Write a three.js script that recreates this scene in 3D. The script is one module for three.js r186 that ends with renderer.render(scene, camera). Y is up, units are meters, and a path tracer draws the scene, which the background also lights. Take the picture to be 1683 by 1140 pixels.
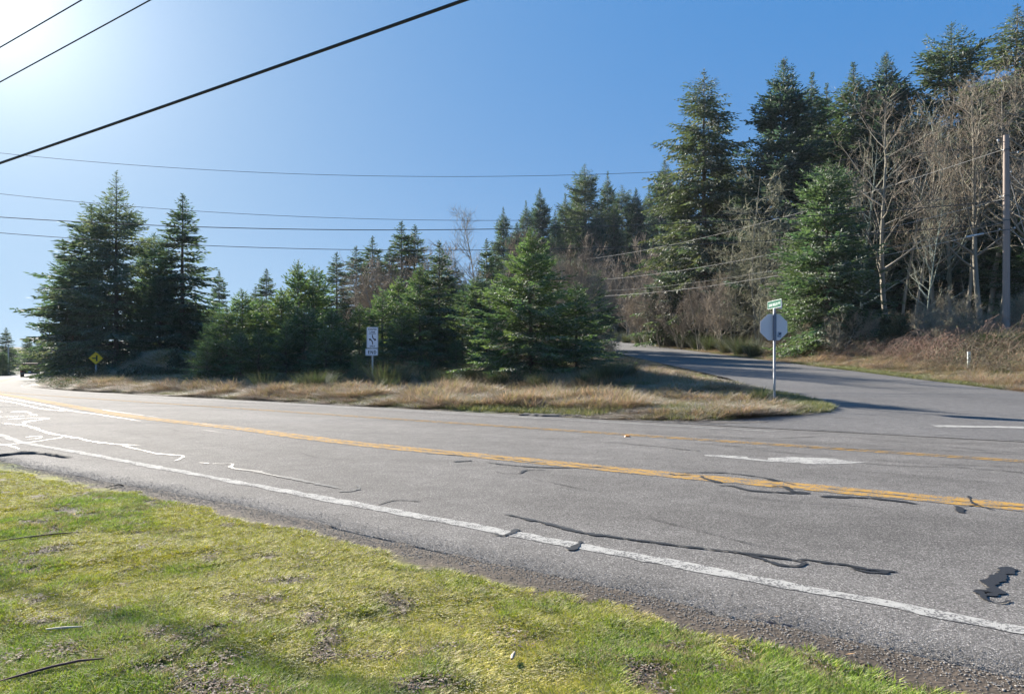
import * as THREE from 'three';
import { mergeGeometries } from 'three/addons/utils/BufferGeometryUtils.js';
import { TessellateModifier } from 'three/addons/modifiers/TessellateModifier.js';

// ---------------------------------------------------------------- camera, sky, sun, exposure
const F = 1122, CX = 841.5, HZ = 603, EYE = 1.25;           // lens in pixels of the 1683 x 1140 photograph, horizon row, eye height above the road
const scene = new THREE.Scene();
const camera = new THREE.PerspectiveCamera(2 * Math.atan(570 / F) * 180 / Math.PI, 1683 / 1140, 0.1, 4000);
camera.position.set(0, EYE, 0);
camera.lookAt(0, EYE, -10);
camera.setViewOffset(1683, 1140, 0, 570 - HZ, 1683, 1140);
camera.updateProjectionMatrix();
const EXPOSURE = 3.0;
const renderer = new THREE.WebGLRenderer({ antialias: true });
renderer.toneMapping = THREE.LinearToneMapping;
renderer.toneMappingExposure = EXPOSURE;
renderer.shadowMap.enabled = true;
renderer.shadowMap.type = THREE.PCFSoftShadowMap;

const SUN_AZ = -38.2 * Math.PI / 180, SUN_EL = 23.6 * Math.PI / 180;
const sunDir = new THREE.Vector3(Math.sin(SUN_AZ) * Math.cos(SUN_EL), Math.sin(SUN_EL), -Math.cos(SUN_AZ) * Math.cos(SUN_EL));
{ // clear winter sky: blue overhead, pale to the horizon, bright round the sun; a few thin low clouds
  const w = 1024, h = 512, data = new Float32Array(w * h * 4), d = new THREE.Vector3();
  for (let j = 0; j < h; j++) for (let i = 0; i < w; i++) {
    const v = (j + 0.5) / h, u = (i + 0.5) / w;
    const el = (v - 0.5) * Math.PI, az = (u - 0.5) * 2 * Math.PI;
    d.set(Math.cos(el) * Math.cos(az), Math.sin(el), Math.cos(el) * Math.sin(az));
    const g = Math.acos(Math.min(1, Math.max(-1, d.dot(sunDir)))) * 180 / Math.PI;
    const up = Math.max(0, d.y);
    const k = Math.pow(1 - up, 4.4);                                    // thick air near the horizon
    const m = Math.exp(-g / 21), n = Math.exp(-g / 5.2), b = Math.exp(-g / 40);
    const c = [
      0.014 + 0.34 * k + 0.085 * b + 0.43 * m + 1.05 * n,
      0.205 + 0.36 * k + 0.15 * b + 0.36 * m + 1.0 * n,
      0.610 + 0.24 * k + 0.14 * b + 0.18 * m + 0.92 * n];
    const o = (j * w + i) * 4;
    for (let q = 0; q < 3; q++) data[o + q] = c[q] / EXPOSURE;
    data[o + 3] = 1;
  }
  const t = new THREE.DataTexture(data, w, h, THREE.RGBAFormat, THREE.FloatType);
  t.mapping = THREE.EquirectangularReflectionMapping; t.colorSpace = THREE.LinearSRGBColorSpace;
  t.magFilter = THREE.LinearFilter; t.minFilter = THREE.LinearFilter; t.needsUpdate = true;
  scene.background = t; scene.environment = t;
}
const sun = new THREE.DirectionalLight(new THREE.Color().setRGB(1.0, 0.93, 0.82), 5.0);
sun.position.copy(sunDir).multiplyScalar(200);
sun.castShadow = true;
sun.shadow.mapSize.set(4096, 4096);
Object.assign(sun.shadow.camera, { left: -110, right: 110, top: 110, bottom: -110, near: 1, far: 500 });
sun.shadow.bias = -0.0005;
scene.add(sun, sun.target);

// ---------------------------------------------------------------- helpers
function mulberry(a) { return () => { a |= 0; a = a + 0x6D2B79F5 | 0; let t = Math.imul(a ^ a >>> 15, 1 | a); t = t + Math.imul(t ^ t >>> 7, 61 | t) ^ t; return ((t ^ t >>> 14) >>> 0) / 4294967296; }; }
const hash2 = (x, y, s = 0) => { let h = Math.imul(x | 0, 374761393) ^ Math.imul(y | 0, 668265263) ^ Math.imul(s | 0, 1442695041); h = Math.imul(h ^ h >>> 13, 1274126177); h ^= h >>> 16; return (h >>> 0) / 4294967296; };
function vnoise(x, y, s = 0, wrap = 0) {
  const x0 = Math.floor(x), y0 = Math.floor(y), fx = x - x0, fy = y - y0;
  const W = (a) => wrap ? ((a % wrap) + wrap) % wrap : a;
  const u = fx * fx * (3 - 2 * fx), v = fy * fy * (3 - 2 * fy);
  const a = hash2(W(x0), W(y0), s), b = hash2(W(x0 + 1), W(y0), s), c = hash2(W(x0), W(y0 + 1), s), d = hash2(W(x0 + 1), W(y0 + 1), s);
  return a + (b - a) * u + (c - a) * v + (a - b - c + d) * u * v;
}
const fbm = (x, y, s = 0, o = 4) => { let v = 0, a = 0.5, n = 0; for (let i = 0; i < o; i++) { v += a * vnoise(x, y, s + i * 17); n += a; a *= 0.5; x *= 2.03; y *= 2.03; } return v / n; };
const smooth = (a, b, x) => { const t = Math.min(1, Math.max(0, (x - a) / (b - a))); return t * t * (3 - 2 * t); };
const lerp = (a, b, t) => a + (b - a) * t;
const V = (x, y, z) => new THREE.Vector3(x, y, z);
const names = {};
function numbered(n) { names[n] = (names[n] ?? -1) + 1; return names[n] ? n + '_' + String(names[n]).padStart(3, '0') : n; }
function shade(o) { o.traverse((m) => { if (m.isMesh) { m.castShadow = true; m.receiveShadow = true; } }); return o; }
function tag(o, label, category, group, kind) {
  o.userData.label = label; o.userData.category = category;
  if (group) o.userData.group = group;
  if (kind) o.userData.kind = kind;
  return o;
}
function structure(o, name, label, category) { o.name = numbered(name); o.userData.kind = 'structure'; if (label) { o.userData.label = label; o.userData.category = category; } scene.add(shade(o)); return o; }
function part(name, geo, mat, parent) { const m = new THREE.Mesh(geo, mat); m.name = name; m.castShadow = m.receiveShadow = true; parent.add(m); return m; }
function thing(name, x, y, z, turn = 0) { const g = new THREE.Group(); g.name = numbered(name); g.position.set(x, y, z); g.rotation.y = turn; scene.add(g); return g; }
function copyOf(o, x, y, z, turn, sx = 1, sy = 1) { const c = o.clone(); c.name = numbered(o.userData.kindName || o.name.replace(/_\d{3}$/, '')); c.userData = { ...o.userData }; c.position.set(x, y, z); c.rotation.y = turn; c.scale.set(sx, sy, sx); scene.add(c); return c; }
const RGB = (r, g, b) => new THREE.Color().setRGB(r, g, b);
const std = (r, g, b, roughness = 0.8, metalness = 0, more = {}) => new THREE.MeshStandardMaterial({ color: RGB(r, g, b), roughness, metalness, ...more });

const mottle = (c, a, b) => { const k = 0.6 + 0.75 * hash2(a * 3 | 0, b * 3 | 0, 8); return [c[0] * k, c[1] * k, c[2] * k]; };
class Buf {                                        // collects triangles with colours, gives one geometry
  constructor() { this.p = []; this.c = []; this.i = []; this.n = 0; }
  vert(x, y, z, c) { this.p.push(x, y, z); this.c.push(c[0], c[1], c[2]); return this.n++; }
  tri(a, b, c) { this.i.push(a, b, c); }
  tube(pts, radii, sides, col) {
    let prev = null; const t = V(), a = V(), b = V(), last = pts.length - 1;
    for (let k = 0; k <= last; k++) {
      t.copy(pts[Math.min(last, k + 1)]).sub(pts[Math.max(0, k - 1)]).normalize();
      a.set(0, 1, 0); if (Math.abs(t.y) > 0.9) a.set(1, 0, 0);
      a.cross(t).normalize(); b.crossVectors(t, a);
      const r = radii[k], ring = [];
      for (let q = 0; q < sides; q++) {
        const w = q / sides * Math.PI * 2, cs = Math.cos(w) * r, sn = Math.sin(w) * r;
        ring.push(this.vert(pts[k].x + a.x * cs + b.x * sn, pts[k].y + a.y * cs + b.y * sn, pts[k].z + a.z * cs + b.z * sn, mottle(col, pts[k].x * 37 + q * 5.3, pts[k].y * 41 + pts[k].z * 29)));
      }
      if (prev) for (let q = 0; q < sides; q++) { const q2 = (q + 1) % sides; this.tri(prev[q], ring[q], prev[q2]); this.tri(prev[q2], ring[q], ring[q2]); }
      prev = ring;
    }
  }
  leaf(p, d, s, len, wid, col) {                    // a slim diamond: p base, d direction, s side
    const i0 = this.vert(p.x, p.y, p.z, col), mx = p.x + d.x * len * 0.45, my = p.y + d.y * len * 0.45, mz = p.z + d.z * len * 0.45;
    const i1 = this.vert(mx + s.x * wid / 2, my + s.y * wid / 2, mz + s.z * wid / 2, col), i2 = this.vert(mx - s.x * wid / 2, my - s.y * wid / 2, mz - s.z * wid / 2, col);
    const i3 = this.vert(p.x + d.x * len, p.y + d.y * len, p.z + d.z * len, col);
    this.tri(i0, i1, i2); this.tri(i1, i3, i2);
  }
  geo() {
    const g = new THREE.BufferGeometry();
    g.setAttribute('position', new THREE.Float32BufferAttribute(this.p, 3));
    g.setAttribute('color', new THREE.Float32BufferAttribute(this.c, 3));
    g.setIndex(this.i); g.computeVertexNormals(); return g;
  }
}

// ---------------------------------------------------------------- where things are: the two roads and the lie of the land
const A = 52.5 * Math.PI / 180, NX = Math.cos(A), ND = Math.sin(A);     // across the main road: d = NX x + ND depth; along it: s
const across = (x, D) => NX * x + ND * D, along = (x, D) => -ND * x + NX * D;
const bend = (s) => s < 36 ? 0 : s < 55 ? (s - 36) ** 2 / 122 : 2.96 + 0.345 * (s - 55);                    // the main road swings away to the right far off
const roadXZ = (s, dm) => { const d = dm + bend(s); return [NX * d - ND * s, -(ND * d + NX * s)]; };
const NEAR = (s) => 3.42 - 0.34 * smooth(5.5, 11, s) + 0.10 * (fbm(s * 1.7, 3, 5) - 0.5) + 0.05 * (vnoise(s * 9, 1, 6) - 0.5), FAR = 14.35;
const XL = (D) => 10.05 - 0.03 * D, XR = (D) => 17.75 - 0.03 * D;        // edges of the side road
const rise = (D) => { const e = -1 + 0.061 * D; return 0.5 * (e + Math.sqrt(e * e + 0.02)); };
function groundY(x, z) {
  const D = -z, s = along(x, D), dm = across(x, D) - bend(s), v = dm - FAR;
  const n = fbm(x * 0.35, z * 0.35, 40, 3) - 0.5, n2 = fbm(x * 1.7, z * 1.7, 41, 2) - 0.5;
  if (dm < NEAR(s) + 0.05) return -0.012 - 0.012 * Math.max(0, 3.4 - dm) + 0.05 * n2 * smooth(3.3, 2.2, dm);
  if (v < 0) return -0.09;
  let left = 0.015 * v + 0.16 * smooth(0.3, 2.2, v) + 0.75 * smooth(5.5, 12, v) + 0.035 * Math.max(0, Math.min(v, 80) - 12);
  left += 1.5 * smooth(4.6, 8.5, v) * smooth(38, 56, s) + (n * 0.35 + n2 * 0.16) * smooth(0.2, 2.5, v);
  const e = rise(D), b = x - XR(D);
  const w = smooth(1.0, XL(D) - 0.8, x);
  let y = left;
  if (x > 1) {
    if (b > 0) {
      const q = Math.max(0, b - 0.6);
      y = e - 0.02 + Math.min(q, 26) * 0.15 * smooth(0, 3, q) + (n * 0.5 + n2 * 0.2) * smooth(0.4, 3, q);
    } else y = lerp(left, e - 0.03 + (n2 * 0.10 + 0.04) * smooth(XL(D) + 0.2, XL(D) - 1.5, x), w);
    const inside = x > XL(D) - 0.02 && b < 0.02 || (insideMouth(x, D));
    if (inside) y = Math.min(y, e) - 0.12;
  }
  return y;
}
const mouth = [[9.02, 27], [9.0, 21.5], [8.95, 19.6], [8.7, 18.5], [8.1, 17.4], [7.0, 16.6], [5.6, 16.0], [4.2, 15.55], [2.6, 15.95]];
function insideMouth(x, D) {
  if (D > 24 || x < 2.6 || across(x, D) < FAR - 0.2) return false;
  let yb = 100;
  if (x > 9) return x < XR(22) + 0.3 + Math.max(0, 21 - D) ** 1.6 * 0.12;
  for (let k = 0; k < mouth.length - 1; k++) { const [x1, d1] = mouth[k], [x0, d0] = mouth[k + 1]; if (x >= x0 && x <= x1) yb = lerp(d0, d1, (x - x0) / (x1 - x0 + 1e-6)); }
  return D < yb;
}
const onPlane = (px, py) => { const D = F * EYE / (py - HZ); return [(px - CX) / F * D, -D]; };   // a point of the flat main road
const at = (px, D) => [(px - CX) / F * D, -D];
const lift = (py, D) => EYE + (HZ - py) / F * D;

// ---------------------------------------------------------------- textures (matter only: grain, chips, fibres)
function dataTex(size, fn, srgb = true, repeat = [1, 1]) {
  const a = new Uint8Array(size * size * 4);
  for (let j = 0; j < size; j++) for (let i = 0; i < size; i++) { const c = fn(i, j), o = (j * size + i) * 4; a[o] = c[0]; a[o + 1] = c[1]; a[o + 2] = c[2]; a[o + 3] = c[3] ?? 255; }
  const t = new THREE.DataTexture(a, size, size, THREE.RGBAFormat); t.wrapS = t.wrapT = THREE.RepeatWrapping;
  t.magFilter = THREE.LinearFilter; t.minFilter = THREE.LinearMipmapLinearFilter; t.generateMipmaps = true; t.repeat.set(...repeat);
  if (srgb) t.colorSpace = THREE.SRGBColorSpace; t.needsUpdate = true; return t;
}
const toS = (l) => 255 * (l <= 0.0031308 ? 12.92 * l : 1.055 * Math.pow(l, 1 / 2.4) - 0.055);
function chips(size, cell, seed) {                 // stones set in binder: tone and height per pixel
  const tone = new Float32Array(size * size), high = new Float32Array(size * size), n = Math.round(size / cell);
  for (let j = 0; j < size; j++) for (let i = 0; i < size; i++) {
    const u = i / size * n, v = j / size * n, u0 = Math.floor(u), v0 = Math.floor(v); let d1 = 9, d2 = 9, id = 0;
    for (let b = -1; b <= 1; b++) for (let a = -1; a <= 1; a++) {
      const cu = u0 + a, cv = v0 + b, wu = (cu + n) % n, wv = (cv + n) % n;
      const x = cu + 0.15 + 0.7 * hash2(wu, wv, seed), y = cv + 0.15 + 0.7 * hash2(wu, wv, seed + 1), q = (x - u) ** 2 + (y - v) ** 2;
      if (q < d1) { d2 = d1; d1 = q; id = hash2(wu, wv, seed + 2); } else if (q < d2) d2 = q;
    }
    const edge = Math.min(1, (Math.sqrt(d2) - Math.sqrt(d1)) * 2.6);
    tone[j * size + i] = id; high[j * size + i] = edge;
  }
  return { tone, high };
}
const AS = 1024, chip = chips(AS, 4, 11);
const asphaltMap = dataTex(AS, (i, j) => {
  const k = j * AS + i, id = chip.tone[k], e = chip.high[k];
  const stone = id < 0.34 ? 0.07 + 0.2 * id : id < 0.88 ? 0.145 + 0.15 * (id - 0.34) : 0.26 + 1.2 * (id - 0.88);
  const l = lerp(0.062, stone, smooth(0.05, 0.5, e)) * (0.9 + 0.2 * vnoise(i / 64, j / 64, 3, 16));
  return [toS(l * 1.20), toS(l * 1.14), toS(l * 1.07)];
});
const asphaltBump = dataTex(AS, (i, j) => { const k = j * AS + i, h = 255 * Math.min(1, chip.high[k] * (0.55 + 0.45 * chip.tone[k])); return [h, h, h]; }, false);
for (const t of [asphaltMap, asphaltBump]) t.repeat.set(1 / 2.1, 1 / 2.1);
const soilMap = dataTex(512, (i, j) => {
  const f = vnoise(i / 4, j / 4, 21, 128), g = vnoise(i / 16, j / 16, 22, 32), h = vnoise(i / 64, j / 64, 23, 8), l = 0.6 + 0.5 * f * g + 0.35 * (h - 0.5) + 0.3 * (f - 0.5);
  return [toS(0.5 * l), toS(0.5 * l), toS(0.48 * l)];
});
soilMap.repeat.set(1 / 1.3, 1 / 1.3);
const soilBump = dataTex(512, (i, j) => { const h = 255 * (0.5 * vnoise(i / 4, j / 4, 21, 128) + 0.5 * vnoise(i / 16, j / 16, 22, 32)); return [h, h, h]; }, false);
soilBump.repeat.set(1 / 1.3, 1 / 1.3);
function paintTex(r, g, b, wear, seed) {            // worn road paint: chipped flakes let the stones through
  const S = 512;
  return dataTex(S, (i, j) => {
    const f = vnoise(i / 5, j / 5, seed, 102.4 | 0), m = vnoise(i / 23, j / 23, seed + 1), c = vnoise(i / 90, j / 90, seed + 2), crack = Math.abs(vnoise(i / 40 + 0.6 * m, j / 40, seed + 3) - 0.5);
    const bare = f * 0.55 + m * 0.35 + c * 0.3 > 1 - wear || crack < 0.012, k = 0.86 + 0.2 * f;
    return bare ? [toS(0.15 * k), toS(0.145 * k), toS(0.14 * k)] : [toS(r * k), toS(g * k), toS(b * k)];
  });
}
const whitePaint = new THREE.MeshPhysicalMaterial({ map: paintTex(0.42, 0.405, 0.37, 0.29, 61), roughness: 0.95, specularIntensity: 0.3, bumpMap: asphaltBump, bumpScale: 0.0015 });
const yellowPaint = new THREE.MeshPhysicalMaterial({ map: paintTex(0.44, 0.25, 0.06, 0.34, 71), roughness: 0.95, specularIntensity: 0.3, bumpMap: asphaltBump, bumpScale: 0.0015 });
const asphalt = new THREE.MeshPhysicalMaterial({ map: asphaltMap, bumpMap: asphaltBump, bumpScale: 0.004, vertexColors: true, roughness: 0.93, specularIntensity: 0.45 });
const tarMat = std(0.026, 0.025, 0.024, 0.50, 0, { bumpMap: asphaltBump, bumpScale: 0.0012 });
const soil = new THREE.MeshStandardMaterial({ map: soilMap, bumpMap: soilBump, bumpScale: 0.03, vertexColors: true, roughness: 1 });
const lawnSoil = new THREE.MeshStandardMaterial({ map: soilMap, bumpMap: soilBump, bumpScale: 0.006, vertexColors: true, roughness: 1 });
const metal = std(0.46, 0.48, 0.5, 0.42, 0.85), darkMetal = std(0.12, 0.12, 0.12, 0.5, 0.6);

// ---------------------------------------------------------------- ground
function sheet(us, vs, point, colour, mat) {
  const g = new THREE.BufferGeometry(), p = [], c = [], uv = [], ix = [], n = vs.length;
  for (const u of us) for (const v of vs) { const q = point(u, v); p.push(q[0], q[1], q[2]); uv.push(q[3] ?? q[0], q[4] ?? -q[2]); c.push(...colour(q[0], q[2], u, v)); }
  for (let i = 0; i < us.length - 1; i++) for (let j = 0; j < n - 1; j++) { const a = i * n + j, b = a + n; ix.push(a, b, a + 1, b, b + 1, a + 1); }
  g.setAttribute('position', new THREE.Float32BufferAttribute(p, 3)); g.setAttribute('uv', new THREE.Float32BufferAttribute(uv, 2)); g.setAttribute('color', new THREE.Float32BufferAttribute(c, 3));
  g.setIndex(ix); g.computeVertexNormals();
  if (g.attributes.normal.getY(0) < 0) { g.setIndex(ix.reverse()); g.computeVertexNormals(); }
  return new THREE.Mesh(g, mat);
}
const range = (a, b, step) => { const r = [], n = Math.round((b - a) / step); for (let i = 0; i <= n; i++) r.push(lerp(a, b, i / n)); return r; };
{
  const spread = (c, n, fine, far) => { const r = []; for (let i = -n; i <= n; i++) { const t = i / n; r.push(c + fine * n * t + Math.sign(t) * far * Math.pow(Math.abs(t), 7)); } return r; };
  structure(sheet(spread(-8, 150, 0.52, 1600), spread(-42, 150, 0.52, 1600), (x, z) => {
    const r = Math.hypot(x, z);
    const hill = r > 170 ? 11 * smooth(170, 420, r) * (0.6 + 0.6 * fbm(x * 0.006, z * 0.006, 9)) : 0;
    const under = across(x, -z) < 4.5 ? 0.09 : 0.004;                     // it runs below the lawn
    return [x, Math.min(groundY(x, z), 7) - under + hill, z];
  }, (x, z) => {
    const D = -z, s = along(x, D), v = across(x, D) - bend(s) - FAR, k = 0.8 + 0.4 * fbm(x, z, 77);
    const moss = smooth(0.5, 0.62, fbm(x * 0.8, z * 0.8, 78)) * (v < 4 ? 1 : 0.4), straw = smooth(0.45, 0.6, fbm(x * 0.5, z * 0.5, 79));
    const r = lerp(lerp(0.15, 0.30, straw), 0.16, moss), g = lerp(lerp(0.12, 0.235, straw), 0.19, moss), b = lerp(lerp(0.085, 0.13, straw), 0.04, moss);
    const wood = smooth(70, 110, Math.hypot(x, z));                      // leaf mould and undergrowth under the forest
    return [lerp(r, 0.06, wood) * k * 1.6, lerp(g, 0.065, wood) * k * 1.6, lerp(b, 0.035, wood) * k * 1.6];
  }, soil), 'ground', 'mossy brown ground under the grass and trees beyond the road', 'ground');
}
const lawnTone = (x, z) => {                        // matter: moss, fresh grass, thatch, bare soil
  const n1 = fbm(x * 0.8, z * 0.8, 101, 3), n2 = fbm(x * 3.0 + 7, z * 3.0, 102, 3), n3 = fbm(x * 7, z * 7, 103, 2);
  return { lush: smooth(0.47, 0.64, n1 * 0.6 + n2 * 0.4), thatch: smooth(0.48, 0.64, n2 * 0.6 + n3 * 0.4), bare: smooth(0.64, 0.68, n3 * 0.65 + n2 * 0.35) };
};
const dirtPatch = (x, z) => { const D = -z, s = along(x, D), d = across(x, D); const n = 0.6 * (fbm(x * 2.4, z * 2.4, 111, 3) - 0.5), strip = smooth(1.7, 0.6, s); return Math.max(smooth(3.25, 3.45, d + n * 0.6), 0.85 * strip * smooth(2.85, 3.1, d + n) * smooth(3.42, 3.2, d - n * 0.5)); };
{
  structure(sheet(range(-9, 22, 0.085), range(-5.5, 3.62, 0.085), (s, d) => {
    const [x, z] = roadXZ(s, d), e = NEAR(s);
    const q = Math.max(0, e - d), bump = (fbm(x * 5, z * 5, 51, 3) - 0.5) * 0.05 * smooth(0, 0.5, q);
    return [x, groundY(x, z) + 0.004 + bump * 0.5, z];
  }, (x, z) => {
    const t = lawnTone(x, z), k = 0.8 + 0.4 * fbm(x * 9, z * 9, 55, 2), e = Math.max(dirtPatch(x, z), smooth(3.02, 3.2, across(x, -z) + 0.3 * (fbm(x * 5, z * 5, 56, 2) - 0.5)));
    let c = [0.42, 0.41, 0.03];
    c = c.map((v, i) => lerp(v, [0.17, 0.27, 0.03][i], t.lush)); c = c.map((v, i) => lerp(v, [0.34, 0.29, 0.12][i], t.thatch * 0.6));
    c = c.map((v, i) => lerp(v, [0.17, 0.125, 0.09][i], Math.max(t.bare, Math.min(1, e * 1.7))));
    return c.map((v) => v * k * 1.15);
  }, lawnSoil), 'lawn', 'mossy yellow green lawn sloping to the road', 'lawn');
}

// ---------------------------------------------------------------- roads
const road = structure(sheet([...range(-70, -8, 1), ...range(-7.8, 26, 0.2), ...range(26.6, 150, 0.8)], [0, 1, ...range(2, 38, 1), 39, 40], (s, j) => {
  const near = NEAR(s), far = FAR + 0.12 * (fbm(s * 0.9, 8, 15) - 0.5) + 0.05 * (vnoise(s * 7, 2, 16) - 0.5);
  const t = Math.min(1, Math.max(0, (j - 1) / 38)), [x, z] = roadXZ(s, lerp(near, far, t));
  return [x, (j === 0 || j === 40) ? -0.11 : -0.008 * (smooth(0.02, 0, t) + smooth(0.98, 1, t)), z];
}, (x, z) => {
  const D = -z, s = along(x, D), d = across(x, D) - bend(s);
  let k = 0.93 + 0.46 * (fbm(s * 0.10, d * 0.9, 31) - 0.5) + 0.34 * (fbm(s * 0.6, d * 1.5, 32) - 0.5) + 0.2 * (fbm(s * 2.2, d * 4, 34, 2) - 0.5);
  for (const w of [4.95, 6.6, 12.0, 13.3]) k *= 1 - 0.10 * Math.exp(-(((d - w) / 0.35) ** 2));      // polished wheel tracks
  for (const w of [5.8, 12.6]) k *= 1 - 0.09 * Math.exp(-(((d - w) / 0.22) ** 2)) * fbm(s * 0.5, d, 37);   // oil dripped down the lane
  if (d < 3.98) k *= 0.80 + 0.3 * fbm(s * 3, d * 8, 33);
  return [k * 1.02, k, k * 0.98];
}, asphalt), 'main_road', 'grey chip sealed highway with yellow centre lines curving past the trees', 'road');
const sideRoad = (() => {
  const pts = [];
  for (let D = 110; D >= 27; D -= 3) pts.push([XL(D), D]);
  pts.push(...mouth.slice(0, -1), [2.4, (FAR - 0.12 - NX * 2.4) / ND]);
  pts.push([30, (FAR - 0.12 - NX * 30) / ND], [27, -0.2], [24, 4.2], [21.6, 8.5], [19.6, 13], [18.1, 17.5], [17.3, 21]);
  for (let D = 24; D <= 110; D += 3) pts.push([XR(D), D]);
  const ragged = pts.map(([x, D]) => new THREE.Vector2(x + 0.12 * (vnoise(D * 1.3, x, 91) - 0.5), D));
  let g = new THREE.ShapeGeometry(new THREE.Shape(ragged));
  g = new TessellateModifier(1.1, 9).modify(g.toNonIndexed());
  const p = g.attributes.position, col = [], uv = [];
  for (let i = 0; i < p.count; i++) {
    const x = p.getX(i), D = p.getY(i), k = 0.86 + 0.35 * (fbm(x * 0.5, D * 0.12, 35) - 0.5) + 0.2 * (fbm(x * 1.4, D * 0.7, 36) - 0.5);
    const flat = smooth(FAR + 2.5, FAR, across(x, D));
    p.setXYZ(i, x, lerp(rise(D), 0, flat) + 0.005, -D); uv.push(x, D); col.push(k, k, k * 1.01);
  }
  g.setAttribute('uv', new THREE.Float32BufferAttribute(uv, 2)); g.setAttribute('color', new THREE.Float32BufferAttribute(col, 3));
  g.computeVertexNormals();
  if (g.attributes.normal.getY(0) < 0) { const ix = []; for (let i = 0; i < p.count; i += 3) ix.push(i, i + 2, i + 1); g.setIndex(ix); g.computeVertexNormals(); }
  return structure(new THREE.Mesh(g, asphalt), 'side_road', 'grey side road climbing away between the trees', 'road');
})();

// ribbons laid on the road: lines, tar, cracks
let layer = 0;
function ribbon(name, mat, pts, width, y, parent, o = {}) {
  const { rag = 0.12, step = 0.08, seed = 1, taper = false } = o;
  const curve = new THREE.CatmullRomCurve3(pts.map(([x, z]) => V(x, 0, z)), false, 'centripetal'), L = curve.getLength(), n = Math.max(3, Math.min(700, Math.round(L / step)));
  const p = [], uv = [], ix = [], t = V(), h = y + (layer = (layer + 1) % 9) * 0.00022;
  for (let i = 0; i <= n; i++) {
    const u = i / n, q = curve.getPointAt(u); t.copy(curve.getTangentAt(u)); const nx = -t.z, nz = t.x, m = u * L;
    const ww = typeof width === 'function' ? width(u) : width, end = taper ? Math.min(1, smooth(0, 0.06, u) * 1 + 0.15, smooth(1, 0.94, u) + 0.15) : 1;
    for (const sgn of [-1, 1]) {
      const w = ww / 2 * end * (1 + rag * 2 * (vnoise(m * 9, sgn * 3, seed) - 0.5) + rag * 2.4 * (vnoise(m * 2.2, sgn * 5, seed + 1) - 0.5) + rag * 1.8 * (vnoise(m * 31, sgn * 7, seed + 2) - 0.5));
      const x = q.x + nx * w * sgn, z = q.z + nz * w * sgn;
      p.push(x, h + (o.onSide ? lerp(rise(-z), 0, smooth(FAR + 2.5, FAR, across(x, -z))) : 0), z); uv.push(m / 0.9, sgn < 0 ? 0 : ww / 0.9);
    }
    if (i < n) { const a = i * 2; ix.push(a, a + 1, a + 2, a + 1, a + 3, a + 2); }
  }
  const g = new THREE.BufferGeometry(); g.setAttribute('position', new THREE.Float32BufferAttribute(p, 3)); g.setAttribute('uv', new THREE.Float32BufferAttribute(uv, 2)); g.setIndex(ix); g.computeVertexNormals();
  if (g.attributes.normal.getY(0) < 0) { g.setIndex(ix.reverse()); g.computeVertexNormals(); }
  return part(name, g, mat, parent);
}
const pix = (list) => list.map(([x, y]) => onPlane(x, y));
const straight = (d, s0, s1, fn = () => 0) => range(s0, s1, 2.5).map((s) => roadXZ(s, d + fn(s)));
const offset = (pts, w) => pts.map(([x, z], i) => { const a = pts[Math.max(0, i - 1)], b = pts[Math.min(pts.length - 1, i + 1)], l = Math.hypot(b[0] - a[0], b[1] - a[1]); return [x - (b[1] - a[1]) / l * w, z + (b[0] - a[0]) / l * w]; });
ribbon('white_edge_line', whitePaint, [...straight(4.06, -60, 11), ...pix([[40, 728], [0, 715], [-90, 693]])], 0.135, 0.0032, road, { rag: 0.2, step: 0.12, seed: 3 });
ribbon('white_edge_line', whitePaint, straight(13.62, 4, 80), 0.10, 0.0032, road, { rag: 0.12, step: 0.15, seed: 4 });
const nearYellow = [...straight(7.62, -60, -4), ...pix([[1400, 807], [1100, 780], [830, 753], [560, 726], [400, 705], [300, 694], [204, 682.5], [120, 668], [47, 655], [-40, 641]])];
ribbon('yellow_line', yellowPaint, offset(nearYellow, 0.105), 0.20, 0.0032, road, { rag: 0.16, step: 0.12, seed: 5 });
ribbon('yellow_line', yellowPaint, offset(nearYellow, -0.105), 0.20, 0.0032, road, { rag: 0.16, step: 0.12, seed: 6 });
const farYellow = straight(11.3, -60, 95);
ribbon('yellow_line', yellowPaint, offset(farYellow, 0.09), 0.09, 0.0032, road, { rag: 0.12, step: 0.15, seed: 7 });
ribbon('yellow_line', yellowPaint, offset(farYellow, -0.09), 0.09, 0.0032, road, { rag: 0.12, step: 0.15, seed: 8 });
ribbon('stop_line', whitePaint, [...pix([[1536, 702.8]]), [13.2, -13.15]].map(([x, z]) => [x, z]), 0.42, 0.0095, sideRoad, { rag: 0.03, seed: 9, onSide: true });
{ // the worn turn arrow in the centre lane
  const flat = (poly) => { const s = new THREE.Shape(pix(poly).map(([x, z]) => new THREE.Vector2(x, -z))); const g = new THREE.ShapeGeometry(s); g.rotateX(-Math.PI / 2); g.translate(0, 0.0034, 0); const uv = g.attributes.uv; for (let i = 0; i < uv.count; i++) uv.setXY(i, uv.getX(i) / 0.9, uv.getY(i) / 0.9); return g; };
  part('lane_arrow', flat([[1157, 747.5], [1175, 747.3], [1228, 750.6], [1231, 753.2], [1262, 756.0], [1262, 752.6], [1300, 751], [1372, 753.6], [1384, 756.2], [1425, 760.4], [1372, 762.6], [1330, 763], [1312, 760.5], [1262, 758.6], [1210, 753.4], [1160, 749.4]]), whitePaint, road);
}
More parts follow.
